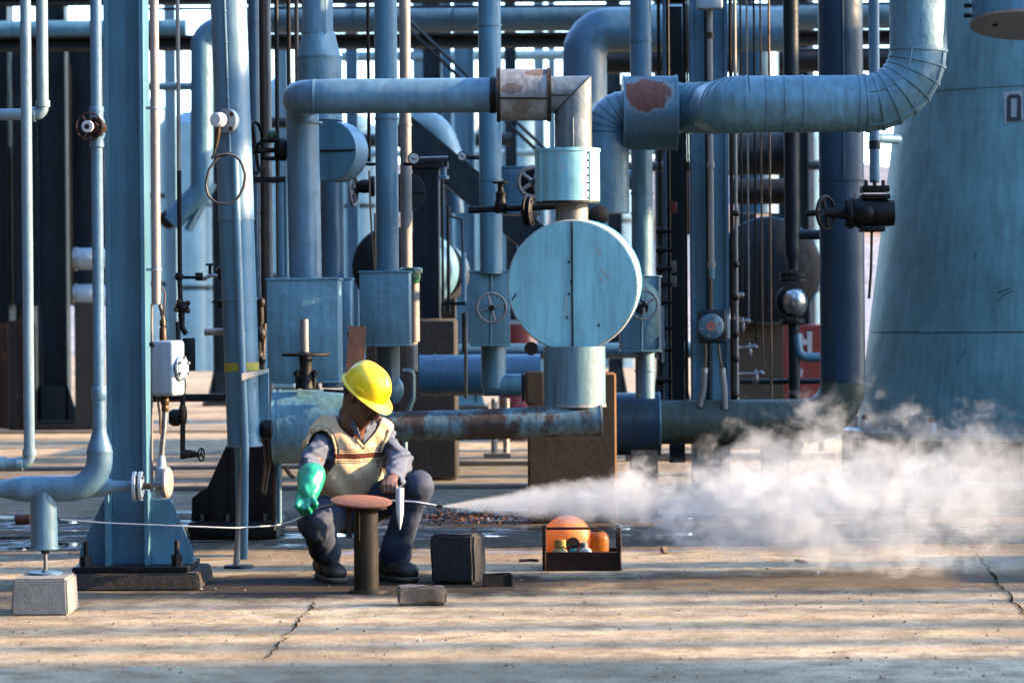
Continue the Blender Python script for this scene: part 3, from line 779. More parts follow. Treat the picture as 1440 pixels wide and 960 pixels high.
tag(o, 'pale square concrete block under the riser support at lower left', 'block')
# corroded valve on the riser
t = thing('corroded_valve', 'small rust red gate valve with white hub on the left riser', 'valve', P(138, 206, Ya))
vlathe(t, 'body', 'light_blue_paint', 138, 400, Ya, [(150, 19), (151, 20.5), (158, 20.5), (164, 18), (172, 24), (190, 24), (197, 18), (203, 20.5), (207, 20.5), (208, 18)])
q = P(139, 180, Ya); hb = P(124, 178, Ya - .13)
tube(t, 'bonnet', 'rust_plate', [q, q.lerp(hb, .55)], [.036, .020], n=16)
tube(t, 'stem', 'rust_plate', [q.lerp(hb, .5), hb], .010, n=12)
dw = (hb - q).normalized()
lathe(t, 'bonnet_flange', 'rust_plate', q.lerp(hb, .30), dw, [(0, .044), (.016, .044)], 8, 20)
bolts(t, 'brown_steel', q.lerp(hb, .25), dw, .036, .008, .035, 6)
hw = wheel(t, 'rust_plate', hb - dw * .012, dw, S(Ya, 19), .0035, 3, 'rust_plate', 1.1)
lathe(t, 'hub_ring', 'white_plastic', hb, dw, [(0, S(Ya, 8.2)), (.012, S(Ya, 8.2))], 24)
lathe(t, 'stem_end', 'brown_steel', hb, dw, [(0, S(Ya, 3.6)), (.018, S(Ya, 3.6))], 12)

# H-section column on plinth
pa, pb = G(91, 831), G(281, 830); yF = (pa.y + pb.y) / 2; Wp = pb.x - pa.x; yC = yF + Wp * .5
cxp = (pa.x + pb.x) / 2
t = thing('steel_column', 'blue steel H column with gusseted base plate at left', 'column', (cxp, yC, 0))
zp = .075
taper_block(t, 'plinth', 'plinth_concrete', pa.x, pb.x, yF, yF + Wp, zp, .012)
box(t, 'base_plate', 'dark_steel', (cxp - .015, yC, zp + .0155), (Wp * .86, Wp * .84, .025), bevel=.003, seg=1)
zc0 = zp + .028
yq = yC - .02
xl, xr = P(156, 760, yq).x, P(211, 760, yq).x; dep = .22
for nm, xx in (('flange', xl + .009), ('flange', xr - .009)):
    box(t, nm, 'blue_paint', (xx, yq, zc0 + 2.9), (.018, dep, 5.8))
box(t, 'web', 'blue_paint', ((xl + xr) / 2, yq - .05, zc0 + 2.9), (xr - xl - .036, .014, 5.8))
yg = yq - dep / 2 + .03
def gus(pts, mat='blue_paint', nm='gusset', yy=None):
    yy = yg if yy is None else yy
    poly = []
    for (x, y) in pts:
        p = P(x, y, yy); poly.append((p.x, yy, max(p.z, zc0)))
    MB().prism(poly, (0, .014, 0)).build(nm, mat, t)
gus([(111, 815), (154, 815), (154, 703), (145, 703), (113, 772)], 'blue_paint')
gus([(211.5, 815), (272, 815), (272, 776), (240, 702), (211.5, 702)], 'blue_paint')
for xx in (xl + .001, xr + .002):
    box(t, 'stiffener', 'blue_paint', (xx, yg - .035, zc0 + .17), (.016, .07, .34))
for px, py in ((121, 797), (249, 797)):
    q = P(px, py, yF + .09)
    bo = lathe(t, 'anchor_bolt', 'dark_steel', (q.x, q.y, zc0), Z_, [(0, .0115), (.115, .0115)], 12)
    MB().lathe((q.x, q.y, zc0 + .001), Z_, [(0, .027), (.05, .027)], 6).build('nut', 'dark_steel', bo, 20)
    q2 = Vector((q.x, yF + Wp - .09, zc0)); lathe(t, 'anchor_bolt', 'dark_steel', q2, Z_, [(0, .0115), (.115, .0115)], 12)

# pale conduit clipped to the column, with glands and a junction box
Yb = 13.38
t = thing('clipped_conduit', 'pale conduit clipped along the right flange of the H column', 'conduit', P(218, 428, Yb))
vpipe(t, 'pipe', 'cream_pipe', 219, 300, -260, 428, Yb, 13, 20)
for py in (152, 379):
    vband(t, 'clip', 'enamel_white', 219, 300, py, Yb, 15.5, 3.2)
    q = P(210, py, Yb); box(t, 'clip_lug', 'enamel_white', q, (.03, .02, .012))
tube(t, 'cable', 'copper_tube', [P(224, 426, Yb), P(228, 442, Yb), P(230, 452, Yb), P(229, 470, Yb)], S(Yb, 5) / 2, n=10)
tube(t, 'cable', 'copper_tube', [P(227, 404, Yb), P(232, 412, Yb), P(231, 430, Yb - .01), P(230, 448, Yb)], S(Yb, 2.6) / 2, n=8)
vlathe(t, 'cable_gland', 'bronze', 229, 460, Yb, [(449, 7), (452, 9), (458, 9), (459, 6), (463, 10), (479, 10)], 12)
tube(t, 'strip', 'cream_pipe', [P(213.5, 428, Yb + .02), P(213.5, 690, Yb + .02)], S(Yb, 3.5) / 2, n=8)

t = thing('junction_box', 'rounded pale blue junction box bolted on the H column', 'junction box', P(238, 557, Yb))
an = rad(-20); bx = (Vector((math.cos(an), math.sin(an), 0)), Vector((-math.sin(an), math.cos(an), 0)), Z_)
c = P(236, 517.5, Yb)
box(t, 'housing', 'enamel_white', c, (.115, .125, S(Yb, 78)), bx, .018, 4)
lc = c + bx[0] * .063
lathe(t, 'lid', 'enamel_white', lc, bx[0], [(0, .056), (.010, .056), (.012, .050), (.016, .050)], 28)
for i in range(6):
    a = 2 * math.pi * i / 6 + .5; o_ = lc + bx[0] * .012 + (bx[1] * math.cos(a) + Z_ * math.sin(a)) * .047
    MB().lathe(o_, bx[0], [(0, .007), (.014, .007)], 6).build('bolt', 'steel', t, 20)
box(t, 'mounting_lug', 'dark_steel', P(214, 484, Yb - .03), (.022, .05, .02), None, .003, 1)

t = thing('drop_conduit', 'flexible metal conduit with brass gland dropping from the junction box', 'conduit', P(230, 700, Yb))
vlathe(t, 'cable_gland', 'bronze', 232, 570, Yb, [(557, 9), (560, 12), (568, 12), (570, 9), (576, 11), (580, 7)], 12)
tube(t, 'conduit', 'steel', [P(232, 578, Yb), P(231, 600, Yb), P(228, 630, Yb), P(227, 645, Yb)], S(Yb, 8) / 2, n=12)
tube(t, 'cable', 'copper_tube', [P(221, 558, Yb), P(225, 585, Yb - .01), P(226, 610, Yb - .01)], S(Yb, 3.4) / 2, n=8)
vlathe(t, 'socket', 'enamel_white', 227, 650, Yb, [(640, 8), (646, 12), (656, 14), (657, 18), (700, 18)], 20)
q = P(233, 678, Yb); lathe(t, 'round_cover', 'cream_pipe', q, Vector((1, -.16, 0)), [(0, S(Yb, 22)), (.012, S(Yb, 22)), (.02, S(Yb, 19))], 28)
q = P(222, 681, Yb - .04); box(t, 'clamp', 'steel', q, (.06, .02, .03), None, .006)

# instrument line with needle valves
Yi = 14.5
t = thing('instrument_line', 'thin vertical instrument tube with black needle valves right of the H column', 'instrument line', P(256, 650, Yi))
b0 = vline(253, 380, Yi, (-260, 240, 392)); 
tube(t, 'tube', 'cream_pipe', [b0[0], b0[1]], S(Yi, 6) / 2, n=10); tube(t, 'tube', 'dark_steel', [b0[1], b0[2]], S(Yi, 6.6) / 2, n=10)  # cream on the upper length puts its sunlit look into the colour
q = P(252, 389, Yi); MB().ball(q, S(Yi, 6.5), n=12, m=8).build('tee', 'dark_steel', t)
tube(t, 'arm', 'dark_steel', [P(254, 390, Yi), P(277, 390, Yi)], S(Yi, 4.5) / 2, n=10)
lathe(t, 'nut', 'dark_steel', P(275, 389, Yi), X_, [(0, S(Yi, 6.5)), (S(Yi, 10), S(Yi, 6.5))], 6, 20)
tube(t, 'arm', 'steel', [P(285, 393, Yi), P(296, 387, Yi), P(306, 388, Yi)], S(Yi, 6) / 2, n=10)
tube(t, 'stem', 'dark_steel', [P(295, 388, Yi), P(295.5, 373, Yi)], S(Yi, 4.5) / 2, n=8)
box(t, 'tee_handle', 'dark_steel', P(295.5, 372, Yi), (S(Yi, 12), .012, S(Yi, 3)), None, .003)
tube(t, 'tube', 'dark_steel', [P(252.5, 392, Yi), P(254, 425, Yi)], S(Yi, 7) / 2, n=10)
vb = MB(); vb.ball(P(256, 432, Yi), S(Yi, 10), (1, .8, .9), 14, 8); vb.build('valve_body', 'black_iron', t)
for dx, dy in ((-8, 3), (8, -6), (8, 5), (-4, -8)):
    MB().ball(P(256 + dx, 432 + dy, Yi - .01), S(Yi, 4), n=8, m=6).build('valve_cap', 'bronze', t)
tube(t, 'tube', 'black_iron', [P(255, 440, Yi), P(256, 460, Yi), P(262, 470, Yi)], [S(Yi, 5), S(Yi, 4), S(Yi, 4)], n=10)
tube(t, 'tube', 'navy_column', [P(250, 452, Yi), P(251, 478, Yi)], S(Yi, 7) / 2, n=10)
box(t, 'mounting_plate', 'navy_column', P(266, 498, Yi), (S(Yi, 17), .02, S(Yi, 46)), None, .004)
tube(t, 'tube', 'brown_steel', [P(258, 520, Yi), P(257, 570, Yi), P(257, 645, Yi)], S(Yi, 7.5) / 2, n=10)
MB().ball(P(257, 583, Yi), S(Yi, 8), (.8, .8, 2.2), 14, 10).build('bronze_trap', 'bronze', t)
lathe(t, 'side_cap', 'dark_steel', P(238, 587, Yi), X_, [(0, S(Yi, 9)), (S(Yi, 5), S(Yi, 12)), (S(Yi, 14), S(Yi, 12))], 12)
tube(t, 'drain_arm', 'brown_steel', [P(254, 638, Yi), P(268, 638, Yi), P(280, 639, Yi)], [S(Yi, 7), S(Yi, 6), S(Yi, 3)], n=10)
wheel(t, 'dark_steel', P(283, 639, Yi), Vector((1, -.4, 0)), S(Yi, 9), .004, 3, 'dark_steel')

# long rubber hose from the left edge to the lance
hp = [(-120, 712, 12.9), (0, 728, 12.95), (45, 729, 13.0), (85, 730, 13.03), (150, 735, 13.08), (250, 739, 13.12), (330, 742, 13.25), (390, 738.5, 13.4), (418, 730, 13.5), (432, 722, 13.52)]
t = thing('air_hose', 'thin pale hose sagging across the yard to the worker\'s lance', 'hose', G(200, 760))
tube(t, 'hose', 'wire_white', [P(*q) for q in hp[3:]], S(13.1, 2.2) / 2, .3, 8, 6)
tube(t, 'hose_tail', 'conduit_paint', [P(*q) for q in hp[:3]], S(13, 7) / 2, n=10)
lathe(t, 'coupling', 'brown_steel', P(22, 730, 12.98), X_, [(0, S(13, 7)), (S(13, 20), S(13, 7)), (S(13, 21), S(13, 4)), (S(13, 62), S(13, 2))], 12)

# ================================================================== LEANING INSULATED PIPE (x ~ 330)
Yl = 14.5
t = thing('leaning_insulated_pipe', 'leaning square cornered blue insulated pipe with yellow band on a thin leg', 'pipe', P(340, 628, Yl))
tp, bt = P(312, -260, Yl), P(344, 628, Yl)
def lean(py, px=None): 
    k = (py + 260) / 888.0; q = tp.lerp(bt, k); return q
rl = S(Yl, 49) / 2
ax_ = (bt - tp).normalized()
tube(t, 'shell', 'light_blue_paint', [lean(-260), lean(310)], rl * 1.03, n=32)
tube(t, 'shell', 'blue_paint', [lean(310), lean(420)], rl, n=32); tube(t, 'shell', 'blue_paint', [lean(420), lean(628)], rl * .985, n=32)
for py in (308, 421, 626): ring(t, 'band', 'light_blue_paint', lean(py), ax_, rl * 1.05, .010)
ang = rad(-8)
sd = Vector((math.sin(ang), -math.cos(ang), 0))
tube(t, 'seam', 'light_blue_paint', [lean(-260) + sd * rl * 1.03, lean(215) + sd * rl * 1.03], .007, n=8)
for py in (18, 62, 112, 140): MB().ball(lean(py) + sd * rl * 1.05, .009, n=8, m=6).build('rivet', 'light_blue_paint', t)
sd2 = Vector((.12, -1, 0)).normalized()
tube(t, 'strapped_conduit', 'light_blue_paint', [lean(222) + sd2 * (rl + .012), lean(628) + sd2 * (rl + .012), P(343, 785, Yl + .02)], S(Yl, 11) / 2, n=14)
for py in (310, 470, 612): ring(t, 'clip', 'light_blue_paint', lean(py) + sd2 * (rl + .012), ax_, S(Yl, 13) / 2, .008)
# yellow painted mark: a thin curved band on the shell front
def shellband(par, py0, py1, a0, a1, mat, nm):
    vs = []; fs = []; n = 14
    for i in range(n + 1):
        a = rad(a0 + (a1 - a0) * i / n)
        for py in (py0, py1): vs.append(lean(py) + Vector((math.sin(a), -math.cos(a), 0)) * (rl * .985 + .003))
    for i in range(n): fs.append((2 * i, 2 * i + 1, 2 * i + 3, 2 * i + 2))
    return MB().add(vs, fs).build(nm, mat, par)
shellband(t, 510, 522, -80, -4, 'yellow_stripe', 'yellow_band'); shellband(t, 509, 521, 20, 82, 'yellow_stripe', 'yellow_band')
a = lean(622); b_ = G(345, 787)
tube(t, 'leg', 'cream_pipe', [P(345, 622, Yl + .1), Vector((b_.x, Yl + .1, 0.01))], S(Yl, 10) / 2, n=14)
lathe(t, 'foot', 'dark_steel', (b_.x + .01, Yl + .1, .001), Z_, [(0, .075), (.012, .07)], 12)
tube(t, 'channel', 'blue_paint', [P(336, 628, Yl + .13), P(338, 740, Yl + .13)], S(Yl, 13) / 2, n=4)
# thermowell head on the pipe
c = P(319, 170, Yl - rl - .01)
t2 = thing('thermowell', 'round white sensor head with flange fixed to the leaning pipe', 'sensor', c)
fd = Vector((-.5, -1, 0)).normalized()
f_ = lathe(t2, 'flange', 'enamel_white', c, fd, [(-.02, S(Yl, 17)), (.012, S(Yl, 17))], 28)
for dx, dy in ((8, -9), (7, 11), (-9, -9), (-8, 11)): MB().lathe(P(319 + dx, 170 + dy, Yl - rl - .03), fd, [(0, .011), (.012, .011)], 6).build('bolt', 'brown_steel', f_, 20)
tube(t2, 'neck', 'bronze', [c, c + fd * .06], .016, n=12)
h0 = c + fd * .05
lathe(t2, 'head', 'white_plastic', h0, fd, [(0, .026), (.006, .036), (.045, .036), (.05, .030), (.056, .030)], 24)
tube(t2, 'cable_gland', 'bronze', [P(307, 180, 14.22), P(305, 196, 14.22), P(303, 208, 14.22)], [.014, .013, .009], n=10)
tube(t2, 'cable', 'rubber', [P(303, 206, 14.22), P(301, 216, 14.22), P(298, 223, 14.23)], .006, n=8)
lp = [P(322, 217, 14.28), P(306, 222, 14.26), P(294, 238, 14.25), P(289, 260, 14.25), P(293, 277, 14.25), P(305, 286, 14.25), P(320, 287, 14.26), P(334, 280, 14.27), P(343, 262, 14.27), P(345, 246, 14.27), P(340, 230, 14.27), P(331, 218, 14.28), P(318, 216, 14.26), P(304, 219, 14.25)]
o = MB().tube(fillet(lp, .06, 4), .0062, 8).build('cable_loop', 'rubber'); tag(o, 'black cable coiled in a loop hanging on the leaning pipe', 'cable')
# bracket on its right side
t = thing('angle_bracket', 'pale angle bracket reaching from the leaning pipe to the valve box', 'bracket', P(362, 540, 14.45))
MB().prism([P(340, 525, 14.35), P(378, 518, 14.45), P(378, 523, 14.45), P(340, 535, 14.35)], (0, .02, 0)).build('plate', 'wheel_grey', t)
box(t, 'strut', 'blue_paint', P(372, 560, 14.5), (S(14.5, 13), .03, S(14.5, 78)), None, .003, 1)
lathe(t, 'union', 'black_iron', P(366, 604, 14.5), X_, [(0, .03), (.02, .05), (.055, .05), (.06, .03)], 12)

# ================================================================== PIPES AND SCREENS BETWEEN x 350 and 420
Yk = 16.6
def vthing(name, label, cat, mat, px, pyref, y0, y1, Y, w, bands=(), group=None, bandmat=None):
    t = thing(name, label, cat, P(px, y1, Y), group)
    vpipe(t, 'pipe', mat, px, pyref, y0, y1, Y, w)
    for py in bands: vband(t, 'band', bandmat or mat, px, pyref, py, Y, w * 1.05 + 1, 3)
    return t
vthing('standpipe', 'deep blue standpipe close behind the leaning insulated pipe', 'pipe', 'deep_blue_paint', 357, 100, -260, 640, 16.9, 15, (31,))
vthing('standpipe', 'rusty brown standpipe lit along its right side behind the leaning pipe', 'pipe', 'brown_steel', 369, 100, -260, 455, 16.7, 9, (300, 325))
vthing('standpipe', 'cream sunlit standpipe right of the rusty brown one', 'pipe', 'cream_pipe', 377, 100, -260, 640, 16.75, 9, (34, 330))
vthing('standpipe', 'black slim standpipe left of the overhead pipe end', 'pipe', 'dark_steel', 389, 60, -260, 390, 16.2, 6)
vthing('standpipe', 'slim brown standpipe passing behind the left end of overhead pipe', 'pipe', 'brown_steel', 406, 60, -260, 300, 17.6, 6)
vthing('standpipe', 'slim copper brown standpipe touching the upper reducer', 'pipe', 'copper_tube', 417, 60, -260, 300, 17.7, 6)
vthing('standpipe', 'short blue grey square post below the black bracket', 'post', 'blue_paint', 396, 320, 248, 390, 15.9, 12)
o = box(None, 'flat_bracket', 'black_iron', P(377, 253, 15.9), (S(15.9, 48), .05, S(15.9, 8)), None, .004, 1); tag(o, 'black flat bracket between the leaning pipe and the wide downcomer', 'bracket')
t = thing('black_valve', 'black cast valve with side wheel left of the wide downcomer', 'valve', P(385, 228, 15.95))
box(t, 'yoke_bar', 'black_iron', P(383, 198, 15.95), (S(16, 34), .03, S(16, 6)), None, .005); box(t, 'yoke_bar', 'black_iron', P(383, 223, 15.95), (S(16, 34), .03, S(16, 6)), None, .005)
box(t, 'yoke_post', 'black_iron', P(370, 211, 15.95), (S(16, 6), .03, S(16, 30)), None, .005)
lathe(t, 'body', 'black_iron', P(386, 211, 15.95), X_, [(0, .035), (.03, .06), (.06, .06), (.065, .045)], 14)
tube(t, 'stem', 'black_iron', [P(352, 213, 15.9), P(390, 211, 15.95)], .014, n=10)
wheel(t, 'dark_steel', P(359, 208, 15.9), Vector((1, -.25, 0)), S(15.9, 36), .010, 4)
MB().ball(P(382, 190, 15.95), S(16, 7), n=10, m=8).build('green_cap', 'green_paint', t)
for i, (px, pts) in enumerate(((379, [(379, 430), (378, 470), (372, 505), (371, 560), (372, 650)]), (0, [(384, 640), (379, 670), (374, 700), (377, 735)]))):
    pass
t = thing('cable_bundle', 'brown cables and fittings hanging between leaning pipe and valve boxes', 'cables', P(372, 735, 15.2))
for (pts, w_, m_) in (([(366, 420), (367, 450), (364, 480), (366, 515)], 9, 'brown_steel'), ([(372, 455), (370, 500), (368, 560), (367, 610)], 6, 'copper_tube'), ([(370, 610), (374, 650), (369, 690), (371, 693)], 5, 'copper_tube'), ([(378, 612), (380, 650), (373, 690), (372, 694)], 5, 'copper_tube'), ([(386, 655), (385, 700), (385, 745)], 6, 'brown_steel'), ([(392, 650), (393, 700), (393, 735)], 7, 'blue_paint'), ([(400, 655), (408, 668), (414, 672)], 6, 'copper_tube')):
    tube(t, 'cable', m_, [P(x, y, 15.25) for x, y in pts], S(15.2, w_) / 2, .1, 10, 4)
for (x, y, r_) in ((366, 470, 9), (364, 500, 7), (368, 505, 6), (367, 425, 6)):
    MB().ball(P(x, y, 15.2), S(15.2, r_), (1, 1, 1.2), 12, 8).build('fitting', 'dark_steel', t)

# ================================================================== DOWNCOMER + VALVE BOX + GATE VALVE (x 375-500)
t = thing('downcomer_pipe', 'wide blue downcomer dropping from overhead pipe into the valve box', 'pipe', P(430, 395, 15.9))
q = P(429, 300, 15.92)
tube(t, 'pipe', 'light_blue_paint', [(q.x - .01, 15.92, ez), (q.x - .01, 15.92, P(429, 175, 15.92).z), (q.x, 15.92, P(430, 400, 15.92).z)], S(15.92, 46) / 2, n=36)
ring(t, 'band', 'light_blue_paint', P(429, 173, 15.92), Z_, S(15.92, 48.5) / 2, .012)

def valve_box(label, x0, x1, y0, y1, Y, depth, mat='insulation_paint', side=None, seam=None):
    t = thing('valve_box', label, 'valve box', P((x0 + x1) / 2, y1, Y), 'sheet metal valve boxes')
    a, b = P(x0, y1, Y), P(x1, y0, Y)
    box(t, 'casing', mat, ((a.x + b.x) / 2, Y + depth / 2, (a.z + b.z) / 2), (b.x - a.x, depth, b.z - a.z), None, .006, 2)
    box(t, 'top_lip', mat, ((a.x + b.x) / 2, Y + depth / 2, b.z), (b.x - a.x + .012, depth + .012, .014), None, .003, 1)
    box(t, 'bottom_lip', mat, ((a.x + b.x) / 2, Y + depth / 2, a.z), (b.x - a.x + .006, depth + .006, .010), None, .003, 1)
    if seam is not None:
        tube(t, 'seam', mat, [P(seam, y0, Y - .002), P(seam - 1, y1, Y - .002)], .006, n=8)
    return t
vb1 = valve_box('largest plain blue valve box behind the small flat handwheel', 376, 475, 392, 538, 15.45, .42, seam=None)
vb1b = valve_box('narrow blue valve box tucked behind the right edge of the largest one', 470, 493, 392, 538, 15.95, .3)
t = thing('gate_valve', 'dark gate valve stem with flat horizontal handwheel above the round casing', 'valve', P(430, 548, 15.15))
vlathe(t, 'stem', 'wheel_grey', 428, 480, 15.15, [(449, 12), (450, 12.5), (495, 12.5)], 16)
wheel(t, 'dark_steel', P(430, 498.5, 15.15), Z_, S(15.15, 32), .0085, 3, 'dark_steel', .9)
vlathe(t, 'yoke_sleeve', 'dark_steel', 430, 500, 15.15, [(499, 20), (512, 18), (530, 16), (546, 22)], 16)
for dx in (-12, 12):
    tube(t, 'gland_bolt', 'dark_steel', [P(430 + dx, 520, 15.15), P(430 + dx * .95, 547, 15.15)], S(15.15, 6) / 2, n=8)
    MB().lathe(P(430 + dx, 528, 15.15), Z_, [(0, S(15.15, 6)), (.02, S(15.15, 6))], 6).build('nut', 'black_iron', t, 20)
MB().ball(P(430, 535, 15.15), S(15.15, 9), (1, 1, 1.3), 14, 8).build('bonnet', 'dark_steel', t)
# round casing (horizontal) behind the worker
t = thing('round_casing', 'rounded blue insulated valve casing just behind the worker\'s shoulder', 'casing', P(440, 655, 15.2))
a, b_ = P(385, 600, 15.25), P(505, 600, 15.25)
lathe(t, 'shell', 'insulation_paint', a, X_, [(0, S(15.25, 104) / 2), (b_.x - a.x, S(15.25, 104) / 2)], 48)
for px in (386, 394): ring(t, 'rim', 'insulation_paint', (P(px, 600, 15.25).x, 15.25, a.z), X_, S(15.25, 106) / 2, .010)
box(t, 'lap', 'dark_steel', P(478, 550, 15.05), (.16, .10, .012), (Vector((1, 0, -.08)).normalized(), Y_, Z_))
t = thing('rusty_angle', 'upright rust brown steel plate leaning above the yellow helmet', 'plate', P(498, 545, 15.1))
pl = MB().prism([P(491, 458, 15.3), P(515, 459, 15.3), P(510, 545, 15.0), P(484, 545, 15.0)], (0, .012, 0)); pl.build('plate', 'rust_plate', t)
MB().prism([P(488.5, 468, 15.28), P(491, 468, 15.28), P(491, 476, 15.28), P(488.5, 476, 15.28)], (0, .01, 0)).build('tab', 'rust_plate', t)
# black pump base left of the worker
t = thing('pump_pedestal', 'black cast pump pedestal on the ground behind the leaning pipe leg', 'pedestal', P(330, 738, 16.6))
Yz = 16.6
poly = [P(x, y, Yz) for x, y in ((269, 738), (270, 700), (283, 690), (291, 686), (320, 622), (335, 616), (388, 616), (388, 738))]
for q in poly: q.z = max(q.z, .001)
MB().prism(poly, (0, .45, 0)).build('casting', 'black_iron', t)
a_, b__ = P(266, 738, Yz), P(392, 738, Yz)
box(t, 'base', 'black_iron', ((a_.x + b__.x) / 2, Yz + .2, .05), (b__.x - a_.x, .6, .1), None, .02, 2)
for px in (284, 320, 372): lathe(t, 'bolt', 'black_iron', (P(px, 730, Yz).x, Yz - .06, .1), Z_, [(0, .02), (.04, .02)], 6, 20)

# tall pipe with cone reducer, behind the overhead pipe
Yh = 16.4
t = thing('reducer_pipe', 'tall pale pipe widening through a cone behind the overhead pipe', 'pipe', P(448, 260, Yh))
vpipe(t, 'pipe', 'light_blue_paint', 447, 60, -260, 47, Yh, 43, 32)
vlathe(t, 'cone', 'insulation_paint', 448, 60, Yh, [(46, 45), (80, 62)], 32)
vlathe(t, 'wide_shell', 'insulation_paint', 449, 60, Yh, [(80, 63), (170, 63)], 32)
vband(t, 'band', 'insulation_paint', 447, 60, 46, Yh, 47, 3); vband(t, 'band', 'insulation_paint', 449, 60, 81, Yh, 65, 2.5)
tube(t, 'seam', 'light_blue_paint', [P(457, -200, Yh - S(Yh, 22)), P(458, 47, Yh - S(Yh, 22))], .005, n=8)
vpipe(t, 'lower_pipe', 'deep_blue_paint', 467, 300, 170, 545, 16.9, 33, 28)
# D-shaped flange cover
def cover(label, cxp, cyp, rpx, Y, depth, mat, rimmat, group='round flange covers', ax=None):
    t = thing('flange_cover', label, 'cover', P(cxp, cyp + rpx, Y), group)
    c = P(cxp, cyp, Y); r = S(Y, rpx); d = (ax or Vector((-.22, 1, .05))).normalized()
    lathe(t, 'face', mat, c, d, [(0, r * .985), (.012, r * .985)], 40)
    lathe(t, 'shell', rimmat, c + d * .004, d, [(0, r), (depth, r)], 40)
    u, v_, _ = frame(d); s = X_ - d * X_.dot(d); s.normalize()
    tube(t, 'seam', 'black_iron', [c - s * r * .95 - d * .004, c + s * r * .95 - d * .004], .006, n=6)
    return t
cover('large blue flange cover right of the wide downcomer', 460, 212, 43, 16.25, .2, 'blue_paint', 'light_blue_paint', ax=Vector((.3, 1, 0)))
cover('small dark navy flange cover behind the second blue pipe', 571, 271, 28, 17.9, .12, 'navy_column', 'cream_pipe')

# ================================================================== PIPES x 500-720
t = vthing('pipe', 'straight blue pipe entering the middle valve box behind the helmet', 'pipe', 'blue_paint', 544, 250, -260, 385, 16.9, 32, (167,))
vpipe(t, 'lower_pipe', 'deep_blue_paint', 545, 500, 487, 535, 17.0, 34); MB().ball(P(548, 548, 17.0), S(17, 20), (1, 1, 1.1)).build('elbow', 'blue_paint', t)
valve_box('dented middle blue valve box directly above the yellow helmet', 506, 575, 382, 486, 16.6, .4)
t = thing('cream_standpipe', 'cream sunlit standpipe with green flange right of the middle valve box', 'pipe', P(585, 560, 17.5))
vpipe(t, 'upper', 'cream_pipe', 570, 150, -260, 382, 17.5, 16); vpipe(t, 'lower', 'cream_pipe', 582, 440, 398, 480, 17.5, 16); vpipe(t, 'lower', 'cream_pipe', 580, 500, 478, 522, 17.5, 15)
vband(t, 'band', 'cream_pipe', 570, 150, 176, 17.5, 18, 3)
f_ = vlathe(t, 'green_flange', 'green_paint', 578, 388, 17.45, [(376, 26), (378, 32), (384, 32), (385, 26), (392, 26), (398, 22), (399, 16)], 24)
tube(t, 'hook_bracket', 'far_pale', [P(566, 522, 17.4), P(581, 522, 17.4), P(581, 560, 17.4), P(570, 590, 17.4), P(569, 640, 17.4)], S(17.4, 4), .03, 10, 4)
vthing('rod', 'thin dark rod beside the straight blue pipe', 'rod', 'brown_steel', 518, 100, -260, 228, 17.2, 5)
t = thing('rod_pair', 'two thin copper tubes slanting down to the middle valve box', 'tubes', P(526, 384, 16.75))
tube(t, 'tube', 'copper_tube', [P(519, 240, 16.8), P(521, 300, 16.8), P(527, 383, 16.8)], S(16.8, 2.6) / 2, n=8); tube(t, 'tube', 'copper_tube', [P(527, 300, 16.8), P(528, 383, 16.8)], S(16.8, 2.6) / 2, n=8)
t = thing('wheel_valve', 'dark globe valve with side wheel left of the straight blue pipe', 'valve', P(510, 290, 17.4))
wheel(t, 'wheel_grey', P(497, 268, 17.35), Vector((1, -.2, 0)), S(17.4, 21), .010, 4); tube(t, 'stem', 'dark_steel', [P(497, 268, 17.4), P(524, 264, 17.4)], .02, n=10)
MB().ball(P(513, 262, 17.4), S(17.4, 10), (1.3, 1, 1)).build('body', 'dark_steel', t); lathe(t, 'flange', 'dark_steel', P(521, 262, 17.4), X_, [(0, .06), (.025, .06)], 16)
box(t, 'bracket', 'black_iron', P(535, 231, 17.4), (S(17.4, 42), .05, S(17.4, 4)))
# pressure gauges
t = thing('pressure_gauge', 'round pressure gauge on a thin horizontal tube, left one', 'gauge', P(582, 236, 17.2), 'pressure gauges')
fdv = Vector((0, -1, 0))
def gauge(t, x, y, Y, r):
    c = P(x, y, Y); lathe(t, 'case', 'black_iron', c, fdv, [(-.03, S(Y, r)), (.008, S(Y, r))], 24); lathe(t, 'dial', 'gauge_face', c, fdv, [(.008, S(Y, r * .8)), (.0095, S(Y, r * .8))], 24)
    tube(t, 'needle', 'black_iron', [P(x - r * .4, y - r * .2, Y - .012), P(x + r * .5, y + r * .25, Y - .012)], .002, n=5)
gauge(t, 582, 223, 17.2, 9)
tube(t, 'tube', 'steel', [P(591, 222, 17.2), P(630, 221, 17.2)], S(17.2, 3.4) / 2, n=10)
box(t, 'shelf', 'black_iron', P(595, 231, 17.25), (S(17, 56), .06, S(17, 4)))
t = thing('pressure_gauge', 'smaller pressure gauge with rusty stub, right of the first gauge', 'gauge', P(650, 232, 17.2), 'pressure gauges')
gauge(t, 650, 220, 17.2, 7); tube(t, 'tube', 'brown_steel', [P(656, 221, 17.2), P(674, 222, 17.2)], S(17.2, 6) / 2, n=10)
